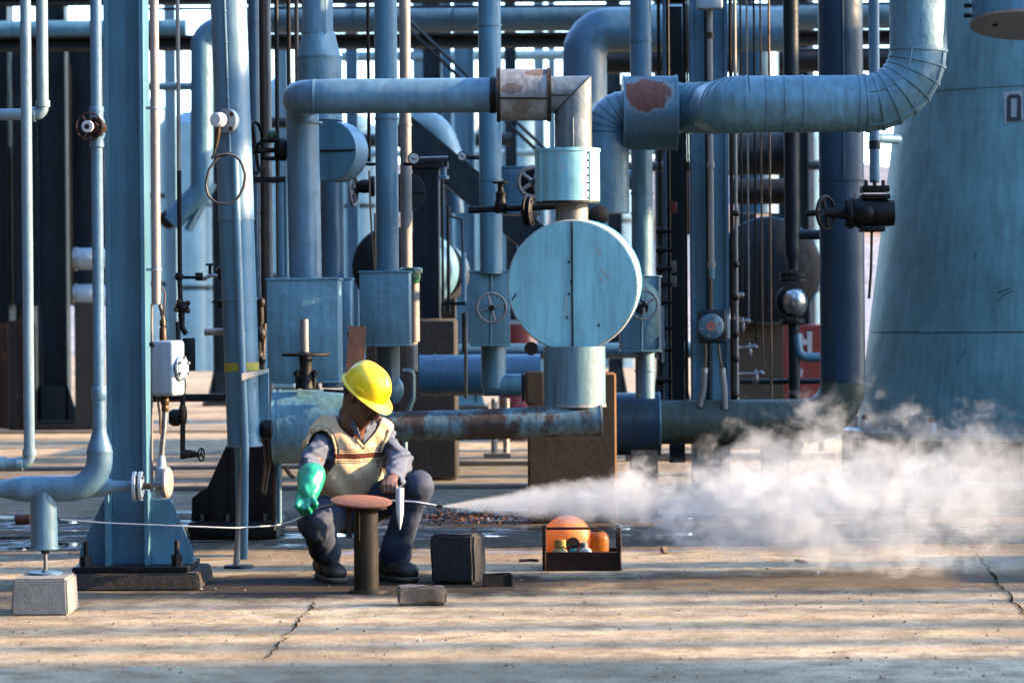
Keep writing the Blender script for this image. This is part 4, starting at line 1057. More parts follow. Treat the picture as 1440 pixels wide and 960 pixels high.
# pipe + box with handwheel
t = vthing('pipe', 'straight blue pipe behind the overhead pipe, left of the clamp sleeve', 'pipe', 'blue_paint', 690, 250, -260, 385, 16.6, 32, (36, 253))
vpipe(t, 'lower_pipe', 'blue_paint', 694, 500, 486, 545, 16.9, 35)
mt = [P(694, 486, 16.9), P(697, 545, 16.9), P(732, 541, 16.9)]
tube(t, 'mitre_elbow', 'blue_paint', [P(694, 500, 16.9), P(695, 541, 16.9), P(733, 541, 16.9)], S(16.9, 31) / 2, n=28, smooth=20)
vband(t, 'band', 'blue_paint', 694, 500, 517, 16.9, 37, 2)
box(t, 'hanger', 'dark_steel', P(736, 545, 16.95), (.02, .1, .15))
vb2 = valve_box('blue valve box with grey handwheel left of the big drum', 661, 717, 382, 486, 16.6, .4, seam=691)
t = thing('valve_handwheel', 'grey four spoke handwheel on the box left of the big drum', 'handwheel', P(691, 455, 16.45), 'grey box handwheels')
wheel(t, 'wheel_grey', P(691, 433, 16.45), Vector((.05, -1, 0)), S(16.45, 20.5), .0075, 4, 'black_iron', .25); tube(t, 'stem', 'dark_steel', [P(691, 433, 16.43), P(691, 433, 16.62)], .016, n=10)
t = thing('twin_pipe_support', 'two short pipe legs on a concrete foot behind the rust stained pipe', 'pipe legs', G(702, 652))
yl_ = G(702, 650).y
for px in (695, 712): tube(t, 'leg', 'cream_pipe', [Vector((P(px, 560, yl_).x, yl_, P(px, 560, yl_).z)), Vector((P(px, 645, yl_).x, yl_, .04))], S(yl_, 9) / 2, n=12)
box(t, 'foot', 'far_concrete', (P(699, 650, yl_).x, yl_, .04), (S(yl_, 38), .2, .08))
# small black drain valve line left of the drum
t = thing('drain_valve', 'black drain line with upright valve and flange left of the drum neck', 'valve', P(705, 312, 15.75))
Yv = 15.75
tube(t, 'pipe', 'dark_steel', [P(662, 295, Yv), P(690, 294, Yv), P(745, 292, Yv), P(785, 290, Yv)], S(Yv, 9) / 2, n=12)
lathe(t, 'end_cap', 'dark_steel', P(659, 295, Yv), X_, [(0, S(Yv, 5)), (S(Yv, 14), S(Yv, 5.5))], 8, 20)
vlathe(t, 'body', 'black_iron', 704, 270, Yv, [(256, 8), (262, 7), (268, 9), (272, 15), (278, 13), (284, 16), (291, 20), (300, 16)], 16)
vlathe(t, 'tee_handle', 'black_iron', 704, 270, Yv, [(255.5, 23), (258, 22), (259, 9), (266, 7)], 16)
flange(t, 'dark_steel', P(741, 297, Yv), Vector((1, -.3, 0)), S(Yv, 22), S(Yv, 4), 6, 'brown_steel'); flange(t, 'dark_steel', P(748, 297, Yv), Vector((1, -.3, 0)), S(Yv, 22), S(Yv, 4), 6, 'brown_steel')
# wheel half hidden by the insulation can
t = thing('spoke_wheel', 'grey spoked wheel half hidden behind the insulation can', 'handwheel', P(745, 276, 16.3))
wheel(t, 'wheel_grey', P(750, 256, 16.3), Vector((.15, -1, 0)), S(16.3, 21), .012, 5, 'dark_steel', .6); lathe(t, 'backing', 'black_iron', P(750, 256, 16.36), Y_, [(0, S(16, 18)), (.02, S(16, 18))], 24)
valve_box('plain deep blue box behind the half hidden spoked wheel', 704, 760, 235, 300, 16.7, .3, 'deep_blue_paint')
t = thing('elbow_stub', 'small dark rusty pipe elbow at the right of the drum neck', 'pipe', P(850, 310, 15.8))
MB().ball(P(842, 302, 15.9), S(15.9, 14)).build('cap', 'brown_steel', t); tube(t, 'stub', 'brown_steel', [P(842, 302, 15.9), P(815, 300, 15.9)], S(15.9, 8), n=14)

# ================================================================== x 850-1150
t = vthing('pipe', 'straight blue pipe behind the rusty can, right of the drum', 'pipe', 'blue_paint', 903, 300, -260, 392, 17.75, 30, (58, 272, 300))
vpipe(t, 'lower_pipe', 'light_blue_paint', 907, 520, 494, 560, 17.75, 27); vband(t, 'band', 'light_blue_paint', 907, 520, 521, 17.75, 30, 2.5)
tube(t, 'branch', 'blue_paint', [P(890, 253, 17.9), P(866, 253, 17.9)], S(17.8, 14), n=20)
vb3 = valve_box('pale edged blue valve box right of the big drum', 874, 929, 389, 494, 17.4, .4, 'blue_paint', seam=903)
box(vb3, 'edge_strip', 'stencil_white', P(928, 441, 17.39), (.012, .012, S(17.4, 106)))
t = thing('valve_handwheel', 'grey handwheel partly hidden at the right of the big drum', 'handwheel', P(906, 450, 17.2), 'grey box handwheels')
wheel(t, 'wheel_grey', P(905, 429, 17.2), Vector((.05, -1, 0)), S(17.2, 20), .0085, 3, 'black_iron', -.5); lathe(t, 'backing', 'black_iron', P(902, 432, 17.3), Y_, [(0, S(17, 10)), (.02, S(17, 10))], 16)
# H column with junction box
Yj = 17.9
t = thing('steel_column', 'blue steel column carrying the round lidded junction box, right of the drum', 'column', P(997, 640, Yj + .2))
q0, q1 = P(971, 300, Yj + .3), P(1023, 300, Yj + .3)
xa, xb = q0.x, q1.x; zt_ = 6.0
box(t, 'web', 'blue_paint', ((xa + xb) / 2, Yj + .24, zt_ / 2), (xb - xa, .016, zt_)); 
box(t, 'flange', 'deep_blue_paint', (xa + .01, Yj + .3, zt_ / 2), (.02, .2, zt_)); box(t, 'flange', 'deep_blue_paint', (xb - .01, Yj + .3, zt_ / 2), (.02, .2, zt_))
tube(t, 'corner_tube', 'navy_column', [(P(996, 300, Yj + .2).x, Yj + .2, .1), (P(996, 300, Yj + .2).x, Yj + .2, zt_)], .018, n=10)
t = thing('lit_conduit', 'cream sunlit conduit running down the blue column to the junction box', 'conduit', P(1001, 440, Yj))
vpipe(t, 'pipe', 'cream_pipe', 1000, 300, 12, 380, Yj + .05, 8, 14); vpipe(t, 'sleeve', 'blue_paint', 1001, 390, 378, 392, Yj + .05, 8, 12); vpipe(t, 'pipe', 'copper_tube', 1000, 410, 390, 440, Yj + .05, 4, 10)
for py in (50, 232, 372): vband(t, 'union', 'bronze' if py == 50 else 'cream_pipe', 1000, 300, py, Yj + .05, 11, 8)
box(t, 'top_box', 'enamel_white', P(998, 2, Yj), (S(Yj, 36), .1, S(Yj, 24)), None, .015, 3)
t = thing('junction_box', 'square junction box with round bolted lid and red spot on the blue column', 'junction box', P(1001, 482, Yj))
box(t, 'housing', 'navy_column', P(1001, 459, Yj + .02), (S(Yj, 40), .12, S(Yj, 47)), None, .015, 3)
lid = lathe(t, 'lid', 'deep_blue_paint', P(1000, 459, Yj - .05), fdv, [(0, S(Yj, 18)), (.015, S(Yj, 18)), (.022, S(Yj, 15))], 32)
bolts(lid, 'steel', P(1000, 459, Yj - .062), fdv, S(Yj, 13.5), .009, .016, 6, .3)
lathe(t, 'red_spot', 'pink_dot', P(1000, 459, Yj - .072), fdv, [(0, S(Yj, 7)), (.003, S(Yj, 7))], 20)
box(t, 'hinge', 'stencil_white', P(1024, 459, Yj), (S(Yj, 5), .03, S(Yj, 34)), None, .004)
for (pts, nm) in (([(992, 482), (993, 500), (991, 525)], 'conduit'), ([(1010, 482), (1012, 500), (1016, 525)], 'conduit')):
    tube(t, nm, 'copper_tube', [P(x, y, Yj) for x, y in pts], S(Yj, 4) / 2, n=10)
for (pts) in ([(991, 522), (990, 545), (984, 572)], [(1016, 522), (1019, 545), (1020, 575)]):
    tube(t, 'flexible_conduit', 'wheel_grey' if pts[0][0] < 1000 else 'cream_pipe', [P(x, y, Yj) for x, y in pts], S(Yj, 8) / 2, n=12)
    MB().lathe(P(*pts[0], Yj), Z_, [(-.01, S(Yj, 5)), (.02, S(Yj, 5))], 6).build('coupling', 'steel', t, 20)
# thin tubes
tubes = ((964, 'brown_steel', 560, 5, 'leftmost thin brown tube, just left of the blue column'), (968, 'copper_tube', 330, 3, 'short copper tube left of the blue column'), (1029, 'brown_steel', 575, 6, 'dark brown tube right beside the blue column'), (1035, 'cream_pipe', 590, 5, 'cream lit tube carrying the small branch fittings'), (1043, 'navy_column', 415, 3, 'first thin dark tube right of the cream lit tube'), (1052, 'wheel_grey', 452, 3, 'thin grey tube second from the cream lit tube'), (1062, 'brown_steel', 488, 3, 'thin brown tube third from the cream lit tube'), (1071, 'copper_tube', 525, 3, 'thin copper tube fourth from the cream lit tube'), (1083, 'copper_tube', 580, 3.2, 'long thin copper tube nearest the shiny globe valve'))
for i, (px, m_, yb, w_, lab) in enumerate(tubes):
    t = thing('instrument_tube', lab, 'tube', P(px, yb, 18.2), 'thin instrument tubes')
    vpipe(t, 'tube', m_, px, 300, -260, yb, 18.2 + (.1 if i > 3 else 0), w_, 10)
    if 4 <= i <= 7:
        q = P(px, yb, 18.3); e_ = P(1035, yb, 18.25); tube(t, 'branch', 'wheel_grey', [q, Vector((e_.x, e_.y, q.z))], S(18.2, 4) / 2, n=10)
        MB().ball(q, S(18.2, 4.5), n=10, m=8).build('elbow', 'steel', t)
        lathe(t, 'needle_valve', 'steel', P(px - 8, yb + 10, 18.3), Z_, [(-.03, .008), (0, .02), (.04, .02), (.07, .006)], 10)
    if i == 3:
        for py in (300, 372, 418, 470, 505, 555): MB().ball(P(px, py, 18.15), S(18.2, 5), n=10, m=8).build('fitting', 'bronze', t)
t = thing('tracer_manifold', 'dark upright manifold strip with small black valves right of the pale edged box', 'manifold', P(948, 600, 18.6))
box(t, 'strip', 'navy_column', P(950, 330, 18.7), (S(18.7, 22), .04, S(18.7, 640)))
for px, m_ in ((928, 'black_iron'), (936, 'deep_blue_paint'), (941, 'black_iron')): vpipe(t, 'tube', m_, px, 300, -260, 600, 18.6, 5, 10)
for py in (325, 352, 378, 400, 425, 462, 492, 535): 
    lathe(t, 'valve', 'black_iron', P(922, py, 18.55), X_, [(0, .012), (.015, .026), (.04, .026), (.06, .012), (.10, .012)], 10)
for py, m_ in ((292, 'red_paint'), (375, 'wheel_grey'), (396, 'wheel_grey')): box(t, 'tag_plate', m_, P(947, py, 18.55), (S(18.5, 9), .01, S(18.5, 16)), None, .003)
tube(t, 'lit_conduit', 'cream_pipe', [P(966, 508, 18.3), P(964, 530, 18.3), P(965, 575, 18.3)], S(18.3, 5) / 2, n=10); 
box(t, 'tray_edge', 'stencil_white', P(932, 470, 18.3), (S(18.3, 4), .02, S(18.3, 80)))
# globe valve pipe
Ye = 19.0
t = thing('globe_valve_pipe', 'dark blue pipe with shiny round valve globe between two flanges', 'pipe', P(1116, 600, Ye))
vpipe(t, 'upper_pipe', 'navy_column', 1114, 300, -260, 352, Ye, 22); vlathe(t, 'reducer', 'navy_column', 1115, 360, Ye, [(350, 23), (360, 22), (368, 15), (380, 15)])
q = vline(1115, 390, Ye, (386, 452)); flange(t, 'dark_steel', q[0], Z_, S(Ye, 19), S(Ye, 6), 6); flange(t, 'dark_steel', (q[0].x, q[0].y, q[0].z - S(Ye, 8)), Z_, S(Ye, 19), S(Ye, 5), 0)
MB().ball(P(1116, 425, Ye), S(Ye, 20), (1, 1, 1.15)).build('globe', 'chrome_globe', t)
lathe(t, 'globe_flange', 'dark_steel', P(1114, 424, Ye - .02), Vector((.2, -1, 0)), [(-.01, S(Ye, 24)), (.01, S(Ye, 24))], 28)
MB().ball(P(1118, 424, Ye - .07), S(Ye, 16), (1, .8, 1.2)).build('globe_cap', 'chrome_globe', t)
flange(t, 'dark_steel', q[1], Z_, S(Ye, 17), S(Ye, 6), 6)
vpipe(t, 'lower_pipe', 'navy_column', 1117, 500, 452, 640, Ye, 17)
tube(t, 'side_arm', 'blue_paint', [P(1120, 470, Ye - .02), P(1124, 502, Ye - .02), P(1170, 503, Ye - .02)], S(Ye, 13) / 2, S(Ye, 14), 14)
tube(t, 'cross_arm', 'navy_column', [P(1120, 330, Ye), P(1180, 330, Ye)], S(Ye, 14) / 2, n=14)
tube(t, 'low_rail', 'navy_column', [P(1040, 536, Ye + .1), P(1180, 536, Ye + .1)], S(Ye, 8) / 2, n=10)
# side gate valve by the tower
t = thing('gate_valve', 'black gate valve lying sideways with brown handwheel at the tower edge', 'valve', P(1225, 325, 17.2))
Yg = 17.2
wheel(t, 'brown_steel', P(1161, 299, Yg), Vector((1, -.75, 0)), S(Yg, 23), .010, 4, 'dark_steel', .3)
tube(t, 'stem', 'dark_steel', [P(1133, 300, Yg - .01), P(1165, 299, Yg)], S(Yg, 9) / 2, n=12); tube(t, 'yoke', 'dark_steel', [P(1160, 299, Yg), P(1192, 299, Yg + .02)], [S(Yg, 6), S(Yg, 10)], n=12)
f_ = flange(t, 'black_iron', P(1196, 300, Yg + .03), Vector((1, -.15, 0)), S(Yg, 22), S(Yg, 8), 8, 'dark_steel')
lathe(t, 'body', 'black_iron', P(1197, 300, Yg + .03), X_, [(0, S(Yg, 17)), (S(Yg, 12), S(Yg, 22)), (S(Yg, 40), S(Yg, 20)), (S(Yg, 60), S(Yg, 18))], 24)
MB().ball(P(1219, 300, Yg - .03), S(Yg, 12), (1, .8, 1)).build('cap', 'dark_steel', t)
box(t, 'top_flange', 'black_iron', P(1230, 266, Yg + .05), (S(Yg, 38), .16, S(Yg, 9)), None, .005); box(t, 'top_flange', 'black_iron', P(1230, 277, Yg + .05), (S(Yg, 40), .16, S(Yg, 7)), None, .005)
box(t, 'bottom_flange', 'black_iron', P(1226, 322, Yg + .05), (S(Yg, 34), .16, S(Yg, 8)), None, .005)
for dx in (-12, 0, 12): lathe(t, 'bolt', 'black_iron', P(1230 + dx, 262, Yg), Z_, [(0, .012), (.035, .012)], 6, 20)
t = thing('slim_pipe', 'slim blue pipe rising between the thick pipe and tower above black valve', 'pipe', P(1230, 256, 17.25))
vpipe(t, 'pipe', 'light_blue_paint', 1230, 200, -260, 257, 17.25, 15); vband(t, 'collar', 'navy_column', 1230, 200, 204, 17.25, 17, 12)
tube(t, 'lower_line', 'black_iron', [P(1226, 325, 17.3), P(1225, 380, 17.3), P(1222, 420, 17.3)], S(17.3, 4) / 2, n=8)
tube(t, 'branch', 'deep_blue_paint', [P(1228, 194, 17.25), P(1262, 196, 17.6)], S(17.3, 14) / 2, n=12)
# ================================================================== BACKGROUND PLANT
def hpipe(label, mat, x0, x1, py, Y, w, name='rack_pipe', cat='pipe', group='pipes on the far rack', bands=()):
    t = thing(name, label, cat, P((x0 + x1) / 2, py + w, Y), group)
    a, b = P(x0, py, Y), P(x1, py, Y); z = P(720, py, Y).z
    tube(t, 'pipe', mat, [(a.x, Y, z), (b.x, Y, z)], S(Y, w) / 2, n=24)
    for px in bands: ring(t, 'band', mat, (P(px, py, Y).x, Y, z), X_, S(Y, w) / 2 * 1.04, .02)
    return t
def beam(label, mat, x0, x1, y0, y1, Y, dep=.25):
    t = thing('rack_beam', label, 'beam', P((x0 + x1) / 2, y1, Y), 'beams of the far pipe rack')
    a, b = P(x0, y1, Y), P(x1, y0, Y); za, zb_ = P(720, y1, Y).z, P(720, y0, Y).z
    c = ((a.x + b.x) / 2, Y, (za + zb_) / 2)
    box(t, 'web', mat, c, (b.x - a.x, dep * .08, zb_ - za - .03)); 
    for z in (za, zb_): box(t, 'flange', mat, (c[0], Y, z), (b.x - a.x, dep, .025))
    return t
def fcol(label, mat, px, w_, Y, foot=True, top=-300, group='columns of the far pipe rack'):
    t = thing('rack_column', label, 'column', G(px, 450 + 5040 / Y), group)
    x = P(px, 400, Y).x; ww = S(Y, w_); h = P(px, top, Y).z
    box(t, 'web', mat, (x, Y, h / 2), (ww * .9, .02, h)); 
    for s in (-1, 1): box(t, 'flange', mat, (x + s * ww / 2, Y, h / 2), (.025, ww * .9, h))
    if foot:
        box(t, 'base_plate', mat, (x, Y, .08), (ww * 2.0, ww * 2, .04)); box(t, 'plinth', 'plinth_concrete', (x, Y, .03), (ww * 2.4, ww * 2.4, .06))
        MB().prism([(x - ww * .95, Y - ww * .45, .1), (x + ww * .95, Y - ww * .45, .1), (x + ww * .55, Y - ww * .45, .5), (x - ww * .55, Y - ww * .45, .5)], (0, .02, 0)).build('gusset', mat, t)
    return t
beam('long brown rack beam crossing the whole picture near its top', 'beam_brown', -500, 2100, 49, 65, 31)
beam('dark thin beam along the very top edge of the picture', 'beam_brown', -500, 2100, -9, 1, 33)
hpipe('thick blue pipe lying along the far rack under the top beam', 'deep_blue_paint', 330, 2100, 27, 33.5, 36, bands=(500, 640, 1000, 1090))
hpipe('blue pipe at top left leading to the far elbow', 'blue_paint', -500, 262, 36, 32.5, 24)
hpipe('thin black line strung along the far rack above the thick pipe', 'black_iron', 180, 2100, 9, 30.5, 4)
hpipe('thin black line below the brown beam at right of the drum', 'black_iron', 820, 2100, 74, 30.5, 4)
hpipe('dark blue pipe behind the rusty can and the thin tubes', 'navy_paint', 835, 2100, 88, 34.5, 34)
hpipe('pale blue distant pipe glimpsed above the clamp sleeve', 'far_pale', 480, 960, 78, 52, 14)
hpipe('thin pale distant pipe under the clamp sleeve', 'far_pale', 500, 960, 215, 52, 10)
# far elbow at left
t = thing('far_elbow_pipe', 'blurred blue pipe turning down at upper left behind the leaning pipe', 'pipe', P(284, 330, 29))
tube(t, 'pipe', 'blue_paint', [P(340, 38, 29), P(284, 42, 29), P(284, 268, 29), P(240, 312, 29)], S(29, 32) / 2, S(29, 26), 24, 8)
MB().ball(P(238, 308, 29), S(29, 14)).build('cap', 'navy_column', t)
tube(t, 'brace', 'far_pale', [P(300, 258, 29), P(264, 325, 29)], S(29, 12) / 2, n=4)
t = thing('arched_pipe', 'wide blue pipe arching down behind the overhead pipe at centre', 'pipe', P(830, 190, 28))
aq = fillet([P(1090, 27, 28.5), P(828, 42, 28), P(826, 190, 28)], S(28, 40), 6)
tube(t, 'pipe', 'deep_blue_paint', [P(1110, 42, 28), P(822, 42, 28), P(822, 230, 28)], S(28, 62) / 2, S(28, 36), 32, 6, smooth=12)
t = thing('arched_pipe', 'second wide blue pipe arching down behind the thin tubes at right', 'pipe', P(1070, 190, 29))
tube(t, 'pipe', 'deep_blue_paint', [P(900, 36, 29), P(1066, 36, 29), P(1066, 300, 29)], S(29, 58) / 2, S(29, 36), 32, 6, smooth=12)
# rack columns
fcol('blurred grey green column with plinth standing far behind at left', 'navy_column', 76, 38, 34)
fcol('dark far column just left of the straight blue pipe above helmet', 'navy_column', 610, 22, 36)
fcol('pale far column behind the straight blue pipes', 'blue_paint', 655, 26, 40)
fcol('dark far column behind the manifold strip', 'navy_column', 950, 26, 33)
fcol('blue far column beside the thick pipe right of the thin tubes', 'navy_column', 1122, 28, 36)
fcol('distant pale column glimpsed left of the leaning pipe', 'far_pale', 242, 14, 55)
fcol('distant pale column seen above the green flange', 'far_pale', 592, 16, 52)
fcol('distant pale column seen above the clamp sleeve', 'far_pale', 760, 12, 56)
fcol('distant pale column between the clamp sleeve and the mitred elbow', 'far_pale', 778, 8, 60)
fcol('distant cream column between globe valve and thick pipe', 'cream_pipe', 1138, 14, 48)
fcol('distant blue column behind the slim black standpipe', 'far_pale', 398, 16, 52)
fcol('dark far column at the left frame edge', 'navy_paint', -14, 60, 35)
# farther tanks, rack and sheds that close the gaps between the pipes
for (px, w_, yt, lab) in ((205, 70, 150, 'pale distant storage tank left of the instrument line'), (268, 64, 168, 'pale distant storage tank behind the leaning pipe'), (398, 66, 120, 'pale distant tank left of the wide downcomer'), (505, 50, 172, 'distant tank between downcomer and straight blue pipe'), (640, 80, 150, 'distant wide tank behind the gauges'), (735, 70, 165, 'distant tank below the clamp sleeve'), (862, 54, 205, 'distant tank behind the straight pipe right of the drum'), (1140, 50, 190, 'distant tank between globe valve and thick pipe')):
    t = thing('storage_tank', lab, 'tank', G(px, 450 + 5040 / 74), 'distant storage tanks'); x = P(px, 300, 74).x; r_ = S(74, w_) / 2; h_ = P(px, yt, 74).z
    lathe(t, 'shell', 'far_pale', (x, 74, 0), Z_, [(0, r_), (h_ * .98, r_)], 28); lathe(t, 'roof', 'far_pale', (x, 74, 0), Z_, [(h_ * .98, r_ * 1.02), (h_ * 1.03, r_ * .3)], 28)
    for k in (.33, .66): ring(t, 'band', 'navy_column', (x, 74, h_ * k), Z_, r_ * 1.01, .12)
for (x0, x1, py, Y, w_, m_, lab) in ((150, 330, 118, 44, 12, 'deep_blue_paint', 'far blue pipe crossing behind the instrument line'), (430, 720, 128, 46, 14, 'deep_blue_paint', 'far blue pipe just above the overhead pipe'), (470, 720, 196, 42, 18, 'navy_column', 'far dark pipe just below the overhead pipe'), (840, 1180, 128, 44, 16, 'navy_column', 'far dark pipe above the insulated run'), (840, 1180, 236, 40, 14, 'navy_column', 'far dark pipe under the insulated run'), (300, 420, 170, 44, 16, 'navy_column', 'far dark pipe left of the downcomer')):
    hpipe(lab, m_, x0, x1, py, Y, w_, 'far_pipe', group='pipes of the second rack')
for (px, w_, m_, lab) in ((190, 18, 'navy_column', 'far dark post behind the clipped conduit'), (312, 22, 'navy_column', 'far dark post hidden behind the leaning pipe'), (436, 16, 'navy_column', 'far dark post behind the wide downcomer'), (497, 14, 'deep_blue_paint', 'far blue post left of the straight blue pipe'), (630, 12, 'deep_blue_paint', 'far slim blue post behind the gauges'), (720, 14, 'navy_column', 'far dark post under the clamp sleeve'), (865, 18, 'navy_column', 'far dark post right of the insulation can'), (930, 14, 'navy_column', 'far slim dark post left of the manifold'), (1050, 20, 'navy_column', 'far dark post behind the thin tubes'), (1096, 22, 'navy_paint', 'far black post behind the copper tubes')):
    fcol(lab, m_, px, w_, 43, group='posts of the second rack')
# dark vessels and panels
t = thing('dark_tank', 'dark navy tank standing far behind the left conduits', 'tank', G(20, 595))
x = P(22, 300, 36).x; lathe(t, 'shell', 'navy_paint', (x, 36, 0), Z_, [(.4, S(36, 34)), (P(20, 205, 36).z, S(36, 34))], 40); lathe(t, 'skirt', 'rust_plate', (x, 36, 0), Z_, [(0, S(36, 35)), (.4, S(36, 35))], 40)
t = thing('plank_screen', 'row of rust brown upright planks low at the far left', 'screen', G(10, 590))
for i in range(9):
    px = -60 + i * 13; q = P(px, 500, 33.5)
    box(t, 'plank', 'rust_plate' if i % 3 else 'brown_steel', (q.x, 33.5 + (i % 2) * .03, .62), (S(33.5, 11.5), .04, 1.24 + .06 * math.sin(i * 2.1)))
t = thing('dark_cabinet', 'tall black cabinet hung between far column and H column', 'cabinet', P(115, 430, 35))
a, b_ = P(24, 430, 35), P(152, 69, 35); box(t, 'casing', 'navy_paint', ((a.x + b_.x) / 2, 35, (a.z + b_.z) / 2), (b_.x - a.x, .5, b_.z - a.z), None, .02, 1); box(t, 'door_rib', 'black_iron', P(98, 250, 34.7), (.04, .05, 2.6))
for (yy, lab) in ((364, 'upper white pump motor seen behind the riser at left'), (415, 'lower white pump motor seen behind the riser at left')):
    t = thing('pump_motor', lab, 'motor', P(130, yy + 18, 33), 'white pump motors'); lathe(t, 'casing', 'enamel_white', P(106, yy, 33), X_, [(0, .1), (.03, .12), (.30, .12), (.37, .07)], 24); lathe(t, 'end_ring', 'steel', P(104, yy, 33), X_, [(0, .13), (.03, .13)], 24)
    if yy > 400: box(t, 'stand', 'plinth_concrete', (P(122, yy, 33).x, 33, (P(122, yy, 33).z - .1) / 2), (.25, .2, P(122, yy, 33).z - .1))
def vessel(label, cxp, cyp, rpx, Y, L, mat, rim, ax):
    t = thing('vessel', label, 'vessel', G(cxp, 450 + 5040 / Y), 'dark horizontal vessels')
    c = P(cxp, cyp, Y); r = S(Y, rpx); d = Vector(ax).normalized()
    lathe(t, 'end_plate', mat, c, d, [(-.05, r * .3), (-.03, r * .8), (0, r * .97), (.03, r * .97)], 48)
    lathe(t, 'shell', rim, c + d * .03, d, [(0, r), (L, r)], 48)
    box(t, 'saddle', 'plinth_concrete', (c.x, c.y + .5, (c.z - r * .9) / 2), (r * 1.4, .4, c.z - r * .9))
    return t
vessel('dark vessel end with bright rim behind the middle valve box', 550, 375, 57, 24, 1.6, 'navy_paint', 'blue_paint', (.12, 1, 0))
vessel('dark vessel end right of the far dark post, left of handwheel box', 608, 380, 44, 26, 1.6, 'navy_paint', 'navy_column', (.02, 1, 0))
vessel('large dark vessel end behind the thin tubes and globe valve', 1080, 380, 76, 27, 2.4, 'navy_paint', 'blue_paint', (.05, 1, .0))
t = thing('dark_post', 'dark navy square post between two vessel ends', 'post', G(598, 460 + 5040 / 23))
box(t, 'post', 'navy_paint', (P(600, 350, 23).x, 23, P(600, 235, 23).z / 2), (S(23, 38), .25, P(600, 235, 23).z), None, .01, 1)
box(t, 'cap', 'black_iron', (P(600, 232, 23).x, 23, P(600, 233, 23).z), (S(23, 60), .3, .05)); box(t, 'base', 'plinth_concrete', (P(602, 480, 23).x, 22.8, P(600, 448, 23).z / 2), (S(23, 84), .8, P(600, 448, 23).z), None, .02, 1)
t = thing('sampling_frame', 'slim black frame with bent tube left of the handwheel box', 'frame', P(640, 560, 21))
for px, y0, y1, w_ in ((622, 250, 440, 4), (630, 290, 440, 5), (652, 440, 495, 8)): vpipe(t, 'post', 'black_iron' if px < 650 else 'navy_column', px, 300, y0, y1, 21, w_, 8)
box(t, 'arm', 'black_iron', P(638, 427, 21), (S(21, 34), .04, S(21, 5)))
tube(t, 'bent_tube', 'brown_steel', [P(630, 303, 21), P(649, 309, 21), P(651, 360, 21)], S(21, 3) / 2, n=8); vpipe(t, 'lower_tube', 'blue_paint', 652, 380, 355, 425, 21, 7, 10); vpipe(t, 'drain_tube', 'copper_tube', 655, 520, 460, 560, 20, 4.5, 8)
vlathe(t, 'stud', 'deep_blue_paint', 624, 250, 21, [(235, 8), (247, 8), (248, 15), (252, 15)], 10)
hpipe('dark navy horizontal vessel behind the thin tubes above the round vessel end', 'navy_paint', 1024, 1112, 218, 25, 62, 'dark_vessel', 'vessel', 'dark horizontal vessels', bands=(1036, 1100))
hpipe('black horizontal pipe between the two dark vessels behind thin tubes', 'black_iron', 1028, 1112, 272, 24.5, 36, 'dark_pipe')
hpipe('blue pipe stub at far left edge behind the conduits', 'blue_paint', -80, 34, 276, 38, 16, 'far_stub')
# diagonal duct and sunlit elbow
t = thing('diagonal_duct', 'dark blue duct slanting down to the right behind the pipes', 'duct', P(760, 345, 25))
d0, d1 = P(560, 178, 25), P(790, 368, 25); dd = (d1 - d0); uu = dd.normalized(); nn = uu.cross(Y_).normalized()
MB().box((d0 + d1) / 2, (dd.length, .3, S(25, 44)), (uu, Y_, nn)).build('duct', 'navy_column', t)
t = thing('sunlit_elbow', 'pale broad elbow catching light above the diagonal duct', 'pipe', P(625, 235, 26))
tube(t, 'elbow', 'far_pale', [P(560, 172, 26), P(612, 175, 26), P(636, 240, 26)], S(26, 44) / 2, S(26, 40), 24, 8); tube(t, 'lower', 'deep_blue_paint', [P(634, 215, 26.2), P(640, 300, 26.2)], S(26, 26) / 2, n=20)
t = thing('crossing_struts', 'pair of thin dark parallel struts slanting behind the clamp sleeve', 'struts', P(770, 240, 30))
for o_ in (0, 14): tube(t, 'strut', 'navy_column', [P(560 + o_, 28, 30), P(790 + o_, 245, 30)], S(30, 5) / 2, n=4)
# thick ground pipe behind helmet
hpipe('thick blue pipe lying low behind the worker and handwheel box', 'deep_blue_paint', 590, 760, 527, 21.5, 58, 'ground_pipe', group='low pipes', bands=(612,))
hpipe('dark blue pipe lying behind the thick low pipe', 'deep_blue_paint', 600, 980, 494, 24, 22, 'ground_pipe', group='low pipes')
o = box(None, 'black_rail', 'black_iron', P(290, 559, 22), (S(22, 170), .08, S(22, 11))); tag(o, 'black horizontal rail behind the leaning pipe and junction box', 'rail')
t = thing('stub_pipe', 'rusty open pipe stub pointing left from the leaning pipe', 'pipe', P(300, 470, 14.7)); tube(t, 'pipe', 'rust_sleeve', [P(288, 467, 14.7), P(325, 466, 14.7)], S(14.7, 10.5) / 2, n=14); tube(t, 'bore', 'black_iron', [P(287.6, 467, 14.7), P(292, 467, 14.7)], S(14.7, 8) / 2, n=14)
t = thing('limit_switch', 'small black limit switch on the left of the leaning pipe', 'switch', P(306, 430, 14.6)); box(t, 'body', 'black_iron', P(309, 428, 14.6), (S(14.6, 8), .03, S(14.6, 12)), None, .003); box(t, 'lever', 'black_iron', P(303, 424.5, 14.6), (S(14.6, 12), .01, S(14.6, 2))); lathe(t, 'knob', 'black_iron', P(304, 385, 14.6), X_, [(0, S(14.6, 7)), (.02, S(14.6, 12)), (.05, S(14.6, 12))], 14)
